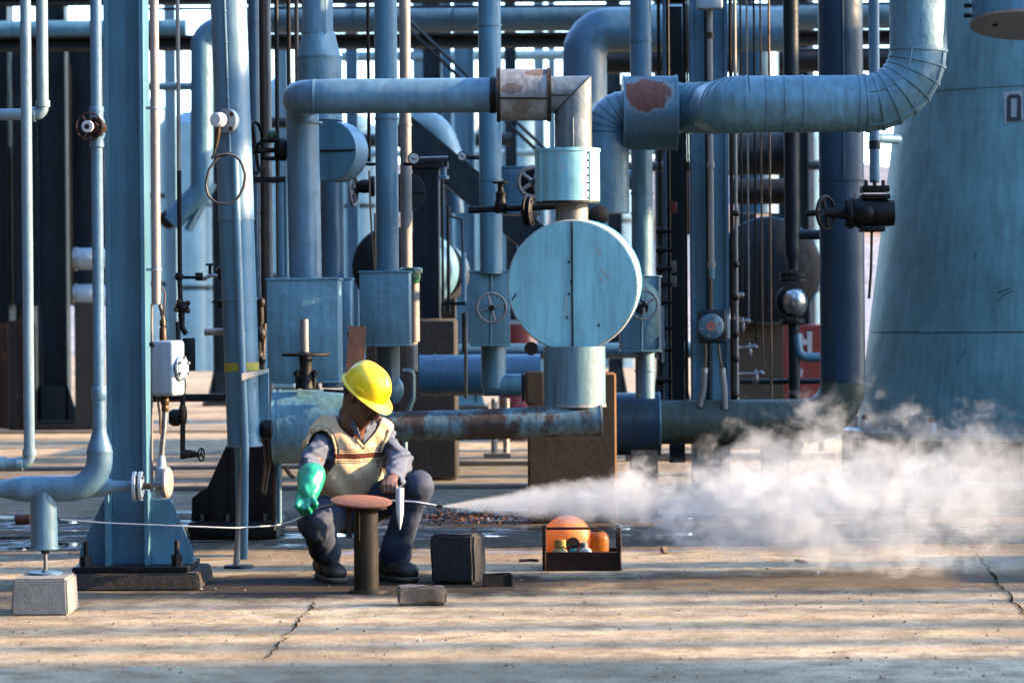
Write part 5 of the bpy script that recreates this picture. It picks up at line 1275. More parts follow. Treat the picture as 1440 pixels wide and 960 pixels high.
# red notice boards behind globe valve, red drum behind the big drum
t = thing('red_notice_board', 'red board with white letter strokes behind the globe valve', 'sign', G(1130, 450 + 5040 / 26))
Yx = 26.0
a, b_ = P(1102, 580, Yx), P(1160, 456, Yx); box(t, 'board', 'red_paint', ((a.x + b_.x) / 2, Yx, (a.z + b_.z) / 2), (b_.x - a.x, .05, b_.z - a.z), None, .01, 1)
for poly in ([(1123, 470), (1128, 468), (1132, 480), (1126, 494)], [(1135, 466), (1142, 466), (1142, 496), (1136, 496)], [(1127, 478), (1137, 476), (1137, 483), (1128, 486)], [(1125, 517), (1130, 521), (1127, 531), (1124, 529)]):
    MB().prism([P(x, y, Yx - .04) for x, y in poly], (0, .01, 0)).build('letter_stroke', 'dusty_white', t)
for px in (1106, 1156): tube(t, 'post', 'red_paint', [(P(px, 560, Yx).x, Yx + .05, 0), (P(px, 560, Yx).x, Yx + .05, P(px, 570, Yx).z)], .03, n=10)
t = thing('red_barrel', 'red barrel glimpsed left below the big drum', 'barrel', G(728, 450 + 5040 / 30)); q = P(728, 470, 30)
lathe(t, 'shell', 'red_paint', (q.x, 30, 0), Z_, [(0, .2), (.3, .2), (.31, .21), (.33, .2), (P(728, 456, 30).z, .2)], 28); lathe(t, 'lid', 'dusty_white', (q.x, 30, 0), Z_, [(P(728, 456, 30).z, .19), (P(728, 450, 30).z, .19)], 28)
t = thing('pump_stand', 'small brown pump block beside the outlet can', 'pump', P(750, 560, 17.2)); box(t, 'block', 'pier_concrete', P(752, 545, 17.2), (S(17.2, 26), .2, S(17.2, 46)), None, .01, 1); lathe(t, 'bracket', 'brown_steel', P(747, 490, 17), Y_, [(0, .04), (.06, .04)], 10)
# orange dry leaves in the drain strip, loose stones
def scatter(name, mat, pts, s0, s1, flat, seed):
    rn = random.Random(seed); m = MB()
    for p in pts:
        s = rn.uniform(s0, s1); a = rn.uniform(0, 6.28); tl = rn.uniform(-.9, .9) if flat else rn.uniform(-.3, .3)
        u = Vector((math.cos(a), math.sin(a), 0)); v = Vector((-math.sin(a) * math.cos(tl), math.cos(a) * math.cos(tl), math.sin(tl)))
        if flat: m.add([p - u * s - v * s * .5 + Z_ * .02, p + u * s - v * s * .4 + Z_ * .025, p + u * s * .8 + v * s * .5 + Z_ * .03, p - u * s * .9 + v * s * .5 + Z_ * .02], [(0, 1, 2), (0, 2, 3)])
        else:
            n_ = u.cross(v)
            q = [(u * x + v * y + n_ * z) * s * rn.uniform(.7, 1.15) for x, y, z in ((1, 0, 0), (-1, .1, 0), (0, 1, 0), (.1, -1, 0), (0, 0, .6), (0, 0, -.6))]
            m.add([p + Z_ * s * .35 + k for k in q], [(0, 2, 4), (2, 1, 4), (1, 3, 4), (3, 0, 4), (2, 0, 5), (1, 2, 5), (3, 1, 5), (0, 3, 5)])
    o = m.build(name, mat, None, 20); o['kind'] = 'stuff'; return o
rn = random.Random(8)
lv = [G(rn.gauss(650, 60), rn.gauss(737, 4)) + Z_ * abs(rn.gauss(0, .03)) for _ in range(900)]
o = scatter('dry_leaves', 'leaf_brown', lv, .005, .014, True, 1); tag(o, 'heap of orange brown dry leaves behind the worker in the drain', 'leaves')
gr = []
for _ in range(520):
    gr.append(G(rn.uniform(-60, 1500), rn.choice((rn.uniform(780, 955), rn.uniform(720, 800)))))
o = scatter('grit', 'stone', gr, .0025, .009, False, 2); tag(o, 'loose grit and small chips strewn over the yard', 'grit')
wh = [G(x, y) for x, y in ((268, 836), (52, 778), (18, 770), (280, 748), (560, 745), (283, 829), (34, 775), (1080, 800), (1150, 805), (590, 902))]
o = scatter('white_chips', 'dusty_white', wh, .008, .02, False, 4); tag(o, 'few white chips lying on the concrete', 'chips')
# ================================================================== FOREGROUND THINGS
Yst = G(515, 833).y
t = thing('work_stand', 'rusty tilted disc on an olive pipe stand in front of the worker', 'stand', (P(515, 833, Yst).x, Yst, 0))
ztop = P(515, 709, Yst).z; xs = P(515, 780, Yst).x
lathe(t, 'post', 'post_olive', (xs, Yst, 0), Z_, [(.012, S(Yst, 35) / 2), (ztop - .01, S(Yst, 34) / 2)], 32)
lathe(t, 'foot', 'post_olive', (xs + .006, Yst, 0), Z_, [(.001, S(Yst, 54) / 2), (.014, S(Yst, 52) / 2)], 28)
lathe(t, 'collar', 'brown_steel', (xs + .012, Yst, ztop - .03), Z_, [(0, S(Yst, 40) / 2), (.012, S(Yst, 52) / 2), (.02, S(Yst, 52) / 2)], 28)
nd = Vector((.05, -.125, 1)).normalized(); dcn = P(508, 704.5, Yst)
lathe(t, 'disc', 'disc_rust', dcn - nd * .006, nd, [(0, S(Yst, 42)), (.003, S(Yst, 43.5)), (.009, S(Yst, 43.5)), (.011, S(Yst, 42))], 48)
box(t, 'hanging_bar', 'brown_steel', P(490.5, 733, Yst - .03), (S(Yst, 8), .006, S(Yst, 46)))
tube(t, 'side_rod', 'post_olive', [P(505, 712, Yst - .055), P(505, 760, Yst - .055)], .004, n=8)

def lump(name, mat, px0, px1, py0, py1, dep, rot, label, cat, noise=.01, bev=.015, par=None):
    a, b = G(px0, py1), G(px1, py1); Y = a.y; h = S(Y, py1 - py0); wd = b.x - a.x
    bm = bmesh.new(); bmesh.ops.create_cube(bm, size=1)
    for v in bm.verts: v.co = Vector((v.co.x * wd, v.co.y * dep, v.co.z * h))
    bmesh.ops.bevel(bm, geom=bm.edges[:], offset=bev, segments=3, affect='EDGES')
    bmesh.ops.subdivide_edges(bm, edges=bm.edges[:], cuts=3, use_grid_fill=True)
    rn = random.Random(name + label)
    ph = [rn.uniform(0, 6.28) for _ in range(6)]
    Rm = Matrix.Rotation(rad(rot), 3, 'Z'); c = Vector(((a.x + b.x) / 2, Y + dep / 2, h / 2))
    for v in bm.verts:
        p = v.co; n_ = Vector((math.sin(p.y * 31 + p.z * 23 + ph[0]), math.sin(p.x * 29 + p.z * 37 + ph[1]), math.sin(p.x * 33 + p.y * 27 + ph[2]))) * noise
        n_ += Vector((rn.uniform(-1, 1), rn.uniform(-1, 1), rn.uniform(-1, 1))) * noise * .3
        v.co = p + n_
    bm.verts.index_update()
    m = MB().add([c + Rm @ v.co + Z_ * .001 for v in bm.verts], [tuple(q.index for q in f.verts) for f in bm.faces]); bm.free()
    zmin = min(v.z for v in m.v)
    for v in m.v: v.z -= zmin - .0005
    o = m.build(name, mat, None, 50); tag(o, label, cat); return o
concrete('charred_wood', (0.0099, 0.0088, 0.0077), 2.0, .8, .5, .6)
lump('burnt_block', 'charred_wood', 612, 676, 752, 822, .19, -16, 'black charred square block on the ground right of the worker', 'block', .0022, .012)
lump('broken_brick', 'stone', 558, 626, 827, 852, .10, 3, 'rough brown broken brick lying in front of the stand', 'brick', .005, .01)
t = thing('metal_tin', 'small crushed dark metal tin beside the charred block', 'tin', G(700, 825))
q = G(700, 825); yT = q.y + .05
for (cx, sx, cy_, sy) in ((0, .125, -.04, .006), (0, .125, .04, .006), (-.06, .006, 0, .08), (.06, .006, 0, .08)):
    box(t, 'side', 'dark_steel', (q.x + cx, yT + cy_, .028), (sx, sy, .054), (Vector((1, .12, 0)).normalized(), Vector((-.12, 1, 0)).normalized(), Z_))
box(t, 'lid', 'steel', (q.x - .005, yT, .058), (.118, .084, .005), (Vector((1, .12, .05)).normalized(), Vector((-.12, 1, -.12)).normalized(), Vector((-.05, .12, 1)).normalized()), .002)
o = MB().tube([G(730, 790) + Z_ * .008, G(744, 789.5) + Z_ * .009, G(757, 790) + Z_ * .008], .007, 8).build('iron_bar', 'dark_steel'); tag(o, 'short dark iron bar on the ground left of the crate', 'bar')
o = MB().tube([G(1118, 789) + Z_ * .006, G(1124, 790) + Z_ * .007, G(1136, 792) + Z_ * .006], .006, 8).build('wood_chip', 'brown_steel'); tag(o, 'short dark wood splinter on the concrete below the steam', 'splinter')
lump('pebble', 'stone', 930, 940, 769, 779, .035, 12, 'single brown stone right of the rusty crate', 'stone', .003, .006)

# rusty crate with handle frame
ca, cb = G(767, 803), G(871, 803); Yc0 = ca.y; cw = cb.x - ca.x; cd_ = .26; hc = S(Yc0, 26)
xm = (ca.x + cb.x) / 2
t = thing('tool_crate', 'rusty open metal crate with upright ends and top bar on the concrete', 'crate', (xm, Yc0 + cd_ / 2, 0))
box(t, 'bottom', 'crate_rust', (xm, Yc0 + cd_ / 2, .012), (cw - .02, cd_ - .02, .012))
box(t, 'side', 'crate_rust', (xm, Yc0 + .006, hc / 2 + .003), (cw, .012, hc), None, .003, 1); box(t, 'side', 'crate_rust', (xm, Yc0 + cd_, hc / 2 + .003), (cw, .012, hc), None, .003, 1)
zh = P(800, 743, Yc0).z
for xx, s in ((ca.x - .003, 1), (cb.x + .003, -1)):
    box(t, 'end', 'crate_rust', (xx, Yc0 + cd_ / 2, hc / 2 + .003), (.012, cd_ + .012, hc + .004), None, .003, 1)
    box(t, 'upright', 'crate_rust', (xx, Yc0 + .02, zh / 2), (.018, .03, zh), None, .003, 1); box(t, 'upright', 'crate_rust', (xx, Yc0 + cd_ - .02, zh / 2), (.018, .03, zh), None, .003, 1)
box(t, 'top_bar', 'crate_rust', ((ca.x + P(835, 743, Yc0).x) / 2, Yc0 + .02, zh), (P(835, 743, Yc0).x - ca.x + .02, .02, .012), None, .003, 1)
Yin = Yc0 + .15
t = thing('orange_dome', 'glowing orange plastic dome with dark hole sitting in the rusty crate', 'float', (P(798, 790, Yin).x, Yin, .02))
c = P(798, 759, Yin); r_ = S(Yin, 35)
MB().ball(c, r_, (1, .82, 1.0), 36, 22).build('shell', 'orange_shell', t, 180)
lathe(t, 'port', 'brown_steel', P(806, 764, Yin - .1), Vector((.1, -1, 0)), [(-.02, S(Yin, 9)), (.006, S(Yin, 9))], 24)
t = thing('yellow_bottle', 'small yellow bottle with ribbed yellow cap in the rusty crate', 'bottle', P(788, 792, Yc0 + .06))
Yb2 = Yc0 + .06
vlathe(t, 'bottle', 'yellow_bottle', 788, 780, Yb2, [(769, 12), (771, 18), (776, 25), (782, 26), (796, 26)], 24); vlathe(t, 'cap', 'yellow_cap', 789, 765, Yb2, [(758, 15), (759, 17), (769, 18)], 18)
t = thing('pale_bottle', 'pale green bottle with dark grey cap in the rusty crate', 'bottle', P(822, 792, Yb2))
vlathe(t, 'bottle', 'pale_bottle', 822, 780, Yb2, [(770, 12), (771, 17), (775, 21), (796, 21)], 24); vlathe(t, 'cap', 'grey_cap', 821, 766, Yb2, [(762, 8), (763, 11), (771, 12)], 18)
o = MB().box(P(806, 777, Yb2), (S(Yb2, 11), .04, S(Yb2, 14)), None, .004).build('teal_packet', 'teal_plastic'); tag(o, 'teal packet between the two bottles in the crate', 'packet')
t = thing('amber_jar', 'amber translucent jar at the right end of the rusty crate', 'jar', P(843, 792, Yc0 + .15)); vlathe(t, 'jar', 'amber_plastic', 842, 765, Yc0 + .14, [(747, 16), (750, 24), (756, 29), (790, 29)], 28); vlathe(t, 'lid_rim', 'brown_steel', 842, 765, Yc0 + .14, [(745, 14), (748, 16)], 20)

# ================================================================== WORKER
YM = 13.85
def J(px, py, w_): return np.array(P(px, py, YM - w_))
class Field:
    def __init__(s, lo, hi, h):
        s.lo = np.array(lo, np.float32); s.h = h
        s.n = np.ceil((np.array(hi) - s.lo) / h).astype(int) + 1
        s.ax = [s.lo[i] + h * np.arange(s.n[i], dtype=np.float32) for i in range(3)]
        s.D = np.full(s.n, 1.0, np.float32)
    def sub(s, lo, hi):
        a = np.clip(((np.array(lo) - s.lo) / s.h).astype(int), 0, s.n); b = np.clip(((np.array(hi) - s.lo) / s.h).astype(int) + 2, 0, s.n)
        sl_ = tuple(slice(a[i], b[i]) for i in range(3))
        g = np.meshgrid(*[s.ax[i][sl_[i]] for i in range(3)], indexing='ij'); return sl_, g
    def put(s, sl_, d, k, op='u'):
        A = s.D[sl_]
        if A.size == 0: return
        if op == 'u':
            if k > 0:
                hh = np.clip(.5 + .5 * (A - d) / k, 0, 1); s.D[sl_] = A + (d - A) * hh - k * hh * (1 - hh)
            else: s.D[sl_] = np.minimum(A, d)
        elif op == 'sub':
            if k > 0:
                hh = np.clip(.5 - .5 * (A + d) / k, 0, 1); s.D[sl_] = A + (-d - A) * hh + k * hh * (1 - hh)
            else: s.D[sl_] = np.maximum(A, -d)
    def cap(s, a, b, ra, rb=None, k=.02, op='u'):
        rb = ra if rb is None else rb; a = np.array(a); b = np.array(b); m = max(ra, rb) + .09
        sl_, g = s.sub(np.minimum(a, b) - m, np.maximum(a, b) + m)
        ba = (b - a).astype(np.float32); L2 = float(ba @ ba) + 1e-9
        pa = [g[i] - np.float32(a[i]) for i in range(3)]
        t_ = np.clip((pa[0] * ba[0] + pa[1] * ba[1] + pa[2] * ba[2]) / L2, 0, 1)
        d = np.sqrt(sum((pa[i] - ba[i] * t_) ** 2 for i in range(3))) - (ra + (rb - ra) * t_)
        s.put(sl_, d, k, op); return s
    def ell(s, c, r, k=.02, op='u', ax=None):
        c = np.array(c); r = np.array(r); m = r.max() + .09
        sl_, g = s.sub(c - m, c + m)
        p = [g[i] - np.float32(c[i]) for i in range(3)]
        if ax is not None: p = [sum(p[j] * np.float32(ax[i][j]) for j in range(3)) for i in range(3)]
        k0 = np.sqrt(sum((p[i] / r[i]) ** 2 for i in range(3))) + 1e-6; k1 = np.sqrt(sum((p[i] / r[i] ** 2) ** 2 for i in range(3))) + 1e-6
        s.put(sl_, (k0 * (k0 - 1) / k1).astype(np.float32), k, op); return s
    def folds(s, amp, fx, seed, lo=None, hi=None):
        rn = np.random.RandomState(seed); sl_, g = s.sub(lo if lo is not None else s.lo, hi if hi is not None else s.lo + s.h * s.n)
        w_ = np.zeros_like(g[0])
        for i in range(5):
            k = rn.normal(size=3) * fx; k2 = rn.normal(size=3) * fx * .6
            w_ += np.sin(g[0] * k[0] + g[1] * k[1] + g[2] * k[2] + rn.uniform(0, 6) + 1.4 * np.sin(g[0] * k2[0] + g[1] * k2[1] + g[2] * k2[2]))
        s.D[sl_] += (amp / 2.2) * w_; return s
    def mesh(s, name, mat, par, smooth_it=1):
        D = s.D; n = np.array(D.shape) - 1
        c = [D[i:i + n[0], j:j + n[1], k:k + n[2]] for i in (0, 1) for j in (0, 1) for k in (0, 1)]
        neg = sum((q < 0).astype(np.int8) for q in c); act = (neg > 0) & (neg < 8)
        idx = np.full(act.shape, -1, np.int64); I = np.argwhere(act); idx[act] = np.arange(len(I))
        cv = np.stack([q[act] for q in c], 1)
        off = np.array([(i, j, k) for i in (0, 1) for j in (0, 1) for k in (0, 1)], np.float32)
        acc = np.zeros((len(I), 3), np.float32); cnt = np.zeros((len(I), 1), np.float32)
        for a in range(8):
            for b in range(a + 1, 8):
                if np.abs(off[a] - off[b]).sum() != 1: continue
                va, vb = cv[:, a], cv[:, b]; x = (va < 0) != (vb < 0); t_ = np.where(x, va / np.where(x, va - vb, 1), 0)[:, None]
                acc += np.where(x[:, None], off[a] + (off[b] - off[a]) * t_, 0); cnt += x[:, None]
        V = s.lo + (I + acc / np.maximum(cnt, 1)) * s.h
        F = []
        for axn in range(3):
            sh = [slice(None)] * 3; sh2 = [slice(None)] * 3; sh[axn] = slice(0, -1); sh2[axn] = slice(1, None)
            A, B = D[tuple(sh)], D[tuple(sh2)]; e = (A < 0) != (B < 0)
            u_, v_ = [i for i in range(3) if i != axn]
            Q = np.argwhere(e); ok = (Q[:, u_] > 0) & (Q[:, v_] > 0) & (Q[:, u_] < n[u_]) & (Q[:, v_] < n[v_]); Q = Q[ok]
            q = []
            for du, dv in ((0, 0), (1, 0), (1, 1), (0, 1)):
                R_ = Q.copy(); R_[:, u_] -= du; R_[:, v_] -= dv; q.append(idx[R_[:, 0], R_[:, 1], R_[:, 2]])
            F.append(np.stack(q, 1))
        F = np.concatenate(F); F = F[(F >= 0).all(1)]
        base = Vector((0, 0, 0)); qq = par
        while qq is not None: base += qq.location; qq = qq.parent
        me = bpy.data.meshes.new(name); me.from_pydata((V - np.array(base, np.float32)).tolist(), [], F.tolist())
        bm = bmesh.new(); bm.from_mesh(me); bmesh.ops.recalc_face_normals(bm, faces=bm.faces[:])
        for _ in range(smooth_it): bmesh.ops.smooth_vert(bm, verts=bm.verts[:], factor=.5, use_axis_x=True, use_axis_y=True, use_axis_z=True)
        bm.to_mesh(me); bm.free()
        me.polygons.foreach_set('use_smooth', [True] * len(me.polygons)); me.materials.append(MATS[mat])
        o = bpy.data.objects.new(name, me); COL.objects.link(o); o.parent = par; return o

plain('skin', (0.0605, 0.0241, 0.0135), .5, 0, .18, 25, .1); plain('hair', (0.0036, 0.0030, 0.0024), .7, 0, .4, 120, .6)
paint('helmet_yellow', (0.5270, 0.3600, 0.0020), .10, .10, 0, .34, .03, dirtcol=(.14, .09, .005)); plain('shirt_blue', (0.0422, 0.0521, 0.0769), .85, 0, .2, 40, .2)
plain('trouser_navy', (0.0075, 0.0150, 0.0327), .8, 0, .25, 50, .25); plain('boot_leather', (0.0105, 0.0080, 0.0060), .6, 0, .4, 40, .4); plain('boot_sole', (0.0540, 0.0432, 0.0312), .85, 0, .3, 40, .3)
plain('glove_green', (0.0048, 0.1714, 0.0983), .38, 0, .12, 30, .12); plain('lace', (0.0275, 0.0215, 0.0160), .8, 0, .3, 60, .2)
def vest_mat():
    b = NB('vest_knit'); z = b.sep()[2]
    zc_ = J(500, 641, .1)[2]
    nz = b.math('MULTIPLY', b.math('SUBTRACT', b.noise(9, 3, .5), .5), .010)
    zz = b.math('SUBTRACT', b.math('ADD', z, nz), float(zc_))
    c = b.mix(b.ramp(b.noise(60, 3, .6), .3, .7), (.29, .20, .115), (.39, .275, .168))
    def band(lo, hi, col, c):
        m = b.math('MULTIPLY', b.math('GREATER_THAN', zz, lo), b.math('LESS_THAN', zz, hi)); return b.mix(m, c, col)
    br = (.04, .009, .005)
    c = band(-.013, .013, br, c); c = band(.019, .023, br, c); c = band(.029, .0325, br, c); c = band(-.023, -.019, br, c); c = band(-.0325, -.029, br, c)
    b.set(c, .95, 0, .15)
    wv = b.n('ShaderNodeTexWave'); wv.inputs['Scale'].default_value = 55; wv.inputs['Distortion'].default_value = 1.5; b.l(b.pos, wv.inputs[0])
    b.bump(b.math('ADD', wv.outputs['Fac'], b.noise(80, 3, .6)), .35, .004); b.done('vest_knit')
vest_mat()
def trim_mat():
    b = NB('vest_trim'); wv = b.n('ShaderNodeTexWave'); wv.inputs['Scale'].default_value = 60; b.l(b.pos, wv.inputs[0])
    b.set(b.mix(b.ramp(wv.outputs['Fac'], .45, .55), (.03, .011, .006), (.26, .19, .12)), .95, 0, .15); b.done('vest_trim')
trim_mat()

pel, hipR, hipL = J(484, 712, -.15), J(462, 718, -.12), J(512, 713, -.14)
waist, chest = J(486, 680, -.06), J(494, 636, -.03)
neckB, headC = J(494, 596, .0), J(512, 557, .07)
shR, elR, wrR = J(457, 613, .0), J(437, 655, .19), J(438, 672, .38)
shL, elL, wrL = J(535, 612, -.13), J(562, 650, .01), J(553, 673, .27)
knR, anR, heR, toR = J(444, 737, .27), J(460, 784, -.06), J(455, 793, -.11), J(470, 806, .10)
knL, anL, heL, toL = J(588, 684, .14), J(551, 783, -.01), J(543, 798, -.05), J(570, 805, .11)
yaw, pit = rad(54), rad(37)
hf = np.array([math.sin(yaw) * math.cos(pit), -math.cos(yaw) * math.cos(pit), -math.sin(pit)])
hu = np.array([math.sin(yaw) * math.sin(pit), -math.cos(yaw) * math.sin(pit), math.cos(pit)])
hs = np.cross(hu, hf)                      # toward one ear
HAX = (hf, hs, hu)
def H(f, s, u): return headC + hf * f + hs * s + hu * u
wk = thing('person', 'crouching worker in yellow helmet, striped beige vest and green glove', 'person', P(505, 815, YM))
wk.location.z = 0
lo = np.array([P(395, 830, YM).x, YM - .58, -.02]); hi = np.array([P(620, 830, YM).x, YM + .38, 1.12])
# ---- body: head, neck, trunk, limbs, bare hand in one skin
B = Field(lo, hi, .0052)
B.ell(H(-.012, 0, .02), (.098, .076, .098), .01, 'u', HAX)
B.ell(H(.028, 0, -.048), (.066, .058, .072), .03, 'u', HAX)                   # jaw and cheeks
B.ell(H(.068, 0, -.098), (.024, .026, .020), .025, 'u', HAX)                  # chin
for s in (-1, 1):
    B.ell(H(.062, s * .040, -.032), (.024, .022, .020), .025, 'u', HAX)        # cheekbone
    B.ell(H(.079, s * .030, .026), (.014, .026, .010), .015, 'u', HAX)         # brow
    B.ell(H(.088, s * .031, .006), (.012, .018, .010), .010, 'sub', HAX)       # socket
    B.ell(H(.074, s * .031, .004), (.013, .014, .012), .004, 'u', HAX)         # eye
    B.ell(H(-.012, s * .078, -.012), (.020, .010, .032), .006, 'u', HAX)       # ear
    B.ell(H(-.006, s * .087, -.008), (.009, .006, .017), .005, 'sub', HAX)
    B.ell(H(.102, s * .012, -.036), (.011, .009, .009), .008, 'u', HAX)        # nostril wing
B.cap(H(.088, 0, .014), H(.112, 0, -.030), .009, .014, .014)                   # nose
B.ell(H(.088, 0, -.068), (.012, .024, .008), .008, 'u', HAX); B.ell(H(.085, 0, -.080), (.012, .021, .008), .008, 'u', HAX)
B.cap(neckB, H(-.03, 0, -.05), .058, .054, .03)
B.cap(neckB, chest, .055, .06, .05); B.ell(chest - np.array([0, -.02, .02]), (.11, .065, .12), .05); B.ell(waist, (.11, .08, .12), .05); B.ell(pel, (.14, .11, .10), .05)
for a, b_, c_, r0, r1, r2 in ((shR, elR, wrR, .048, .038, .028), (shL, elL, wrL, .048, .038, .028)):
    B.cap(chest + np.array([0, .02, .06]), a, .04, .042, .03); B.cap(a, b_, r0, r1, .02); B.cap(b_, c_, r1, r2, .015)
for a, b_, c_ in ((hipR, knR, anR), (hipL, knL, anL)):
    B.cap(a, b_, .078, .056, .04); B.cap(b_, c_, .056, .038, .02)
B.cap(anR, toR, .034, .028, .02); B.cap(anL, toL, .034, .028, .02)
pmL = J(547, 680, .345)
B.cap(wrL, pmL, .028, .031, .015); B.ell(J(547, 683, .365), (.036, .030, .030), .012)
for i in range(4):
    x = 539 + 5.6 * i; e = (0, 1.0, .6, -1.4)[i]
    B.cap(J(x, 679 - e, .385), J(x + .6, 683 - e, .425), .0115, .0105, .006); B.cap(J(x + .6, 683 - e, .425), J(x + 1.0, 691, .428), .0102, .0095, .004); B.cap(J(x + 1.0, 691, .428), J(x + 1.0, 693, .395), .0092, .0085, .003)
B.cap(J(538, 686, .36), J(545, 693, .40), .0135, .0115, .008); B.cap(J(545, 693, .40), J(555, 692, .425), .011, .009, .004)
pmR = J(434, 692, .43)
B.cap(wrR, pmR, .026, .022, .015); B.cap(pmR, J(433, 703, .445), .018, .012, .01)
body = B.mesh('body', 'skin', wk)
# ---- hair, moustache, stubble of the jaw
F_ = Field(headC - .16, headC + .16, .005)
F_.ell(H(-.022, 0, .022), (.100, .081, .100), .0, 'u', HAX)
F_.ell(H(.085, 0, .0), (.085, .12, .16), .01, 'sub', HAX); F_.ell(H(.02, 0, -.14), (.14, .14, .09), .01, 'sub', HAX)
for s in (-1, 1): F_.ell(H(-.004, s * .082, -.018), (.024, .02, .036), .006, 'sub', HAX); F_.ell(H(.012, s * .074, -.005), (.010, .006, .030), .004, 'u', HAX)
F_.mesh('hair', 'hair', wk)
F_ = Field(headC - .16, headC + .16, .004)
for s in (-1, 1): F_.cap(H(.100, s * .004, -.053), H(.086, s * .030, -.062), .0105, .006, .004)
F_.mesh('moustache', 'hair', wk, 1)
F_ = Field(headC - .16, headC + .16, .004)
for s in (-1, 1): F_.cap(H(.093, s * .014, .027), H(.083, s * .042, .025), .0055, .004, .003)
F_.mesh('eyebrows', 'hair', wk, 0)
# ---- shirt: trunk front, sleeves, collar
Sf = Field(lo, hi, .0056)
TA = (np.array([math.cos(rad(42)), math.sin(rad(42)), 0]), np.array([-math.sin(rad(42)), math.cos(rad(42)), 0]), np.array([0, 0, 1.0]))
Sf.ell(chest, (.155, .090, .15), .05, 'u', TA); Sf.cap(J(466, 612, -.01), J(528, 610, -.07), .052, .052, .03)
Sf.cap(shR, elR, .059, .050, .03); Sf.cap(elR, wrR, .050, .043, .02); Sf.cap(shL, elL, .059, .050, .03); Sf.cap(elL, wrL, .050, .044, .02)
Sf.cap(J(492, 604, -.02), J(494, 588, .0), .078, .066, .03)
Sf.folds(.0098, 42, 4, lo, hi); Sf.folds(.0012, 70, 9, lo, hi)
Sf.cap(neckB + np.array([.0, -.02, -.06]), H(-.02, 0, -.04), .060, .056, .008, 'sub'); Sf.ell(headC, (.115, .09, .13), .0, 'sub', HAX)
Sf.ell(J(512, 606, .14), (.045, .07, .06), .01, 'sub'); Sf.ell(wrR + (wrR - elR) * .22, (.098,) * 3, .004, 'sub'); Sf.ell(wrL + (wrL - elL) * .14, (.036,) * 3, .004, 'sub')
Sf.mesh('shirt', 'shirt_blue', wk)
# ---- knitted vest
Vf = Field(lo, hi, .0055)
TA = (np.array([math.cos(rad(42)), math.sin(rad(42)), 0]), np.array([-math.sin(rad(42)), math.cos(rad(42)), 0]), np.array([0, 0, 1.0]))
Vf.ell(chest, (.180, .112, .165), .05, 'u', TA); Vf.ell(J(489, 676, -.06), (.168, .122, .13), .06, 'u', TA)
for a, b_ in ((shR, elR), (shL, elL)): Vf.cap(a, a + (b_ - a) * .35, .079, .078, .03)
Vf.cap(J(464, 607, -.005), J(530, 606, -.075), .070, .070, .04); Vf.ell(J(487, 660, -.035), (.162, .116, .12), .05, 'u', TA)
Vf.ell(J(455, 655, -.10), (.105, .11, .13), .05)
Vf.folds(.0046, 24, 12, lo, hi)
Vf.ell(J(486, 738, -.02), (.30, .32, .13), .01, 'sub')
def pix(fd):
    g = np.meshgrid(*fd.ax, indexing='ij'); q = [g[i] - np.float32(CAM[i]) for i in range(3)]
    dot = lambda v: q[0] * np.float32(v.x) + q[1] * np.float32(v.y) + q[2] * np.float32(v.z)
    f_ = dot(Fv); return 720 + FPX * dot(Rv) / f_, 480 - FPX * dot(Uv) / f_, g[1]
def polysdf(px, py, poly):
    d2 = np.full(px.shape, 1e9, np.float32); ins = np.zeros(px.shape, bool)
    for (x0, y0), (x1, y1) in zip(poly, poly[1:] + poly[:1]):
        ex, ey = x1 - x0, y1 - y0; t_ = np.clip(((px - x0) * ex + (py - y0) * ey) / (ex * ex + ey * ey), 0, 1)
        d2 = np.minimum(d2, (px - x0 - ex * t_) ** 2 + (py - y0 - ey * t_) ** 2)
        c_ = ((y0 > py) != (y1 > py)); ins ^= c_ & (px < (x1 - x0) * (py - y0) / (y1 - y0 + 1e-9) + x0)
    return np.where(ins, -1, 1) * np.sqrt(d2) / 303.0
V_POLY = [(474, 550), (476, 575), (483, 592), (496, 609), (511, 625), (522, 613), (531, 600), (537, 585), (536, 550)]
px_, py_, gy_ = pix(Vf)
cut = np.where(gy_ < float(chest[1]) + .05, polysdf(px_, py_, V_POLY), 1.0)
Vf.D = np.maximum(Vf.D, -cut.astype(np.float32))
AR = [(414, 668), (428, 636), (433, 622), (439, 611), (449, 605), (459, 607), (466, 616), (470, 631), (469, 655), (440, 690)]
AL = [(556, 596), (551, 606), (546, 617), (539, 630), (536, 642), (538, 664), (566, 672), (585, 630)]
cut = np.where(gy_ < YM - .005, polysdf(px_, py_, AR), 1.0); Vf.D = np.maximum(Vf.D, -cut.astype(np.float32))
cut = polysdf(px_, py_, AL); Vf.D = np.maximum(Vf.D, -cut.astype(np.float32))
Vf.cap(neckB + np.array([0, -.01, -.03]), H(-.03, 0, .0), .072, .085, .01, 'sub')
def front(fd, px, py, off=0.0):
    """depth where the sight line first meets the surface held in fd"""
    for y in np.arange(YM - .5, YM + .3, .004):
        p = np.array(P(px, py, y)); i = np.round((p - fd.lo) / fd.h).astype(int)
        if (i < 0).any() or (i >= fd.n).any(): continue
        if fd.D[tuple(i)] < 0: return Vector(P(px, py, y - off))
    return None
def trim(pts, r, name, fd, off=.0, mat='vest_trim'):
    L = [q for q in (front(fd, x, y, off) for x, y in pts) if q is not None]
    if len(L) > 2:
        for _ in range(2): L = [L[0]] + [(L[i - 1] + L[i] * 2 + L[i + 1]) / 4 for i in range(1, len(L) - 1)] + [L[-1]]
        MB().tube(L, r, 8).build(name, mat, wk, 180)
def dense(pts, n=5):
    out = []
    for (x0, y0), (x1, y1) in zip(pts, pts[1:]): out += [(x0 + (x1 - x0) * k / n, y0 + (y1 - y0) * k / n) for k in range(n)]
    return out + [pts[-1]]
Vf.mesh('vest', 'vest_knit', wk)
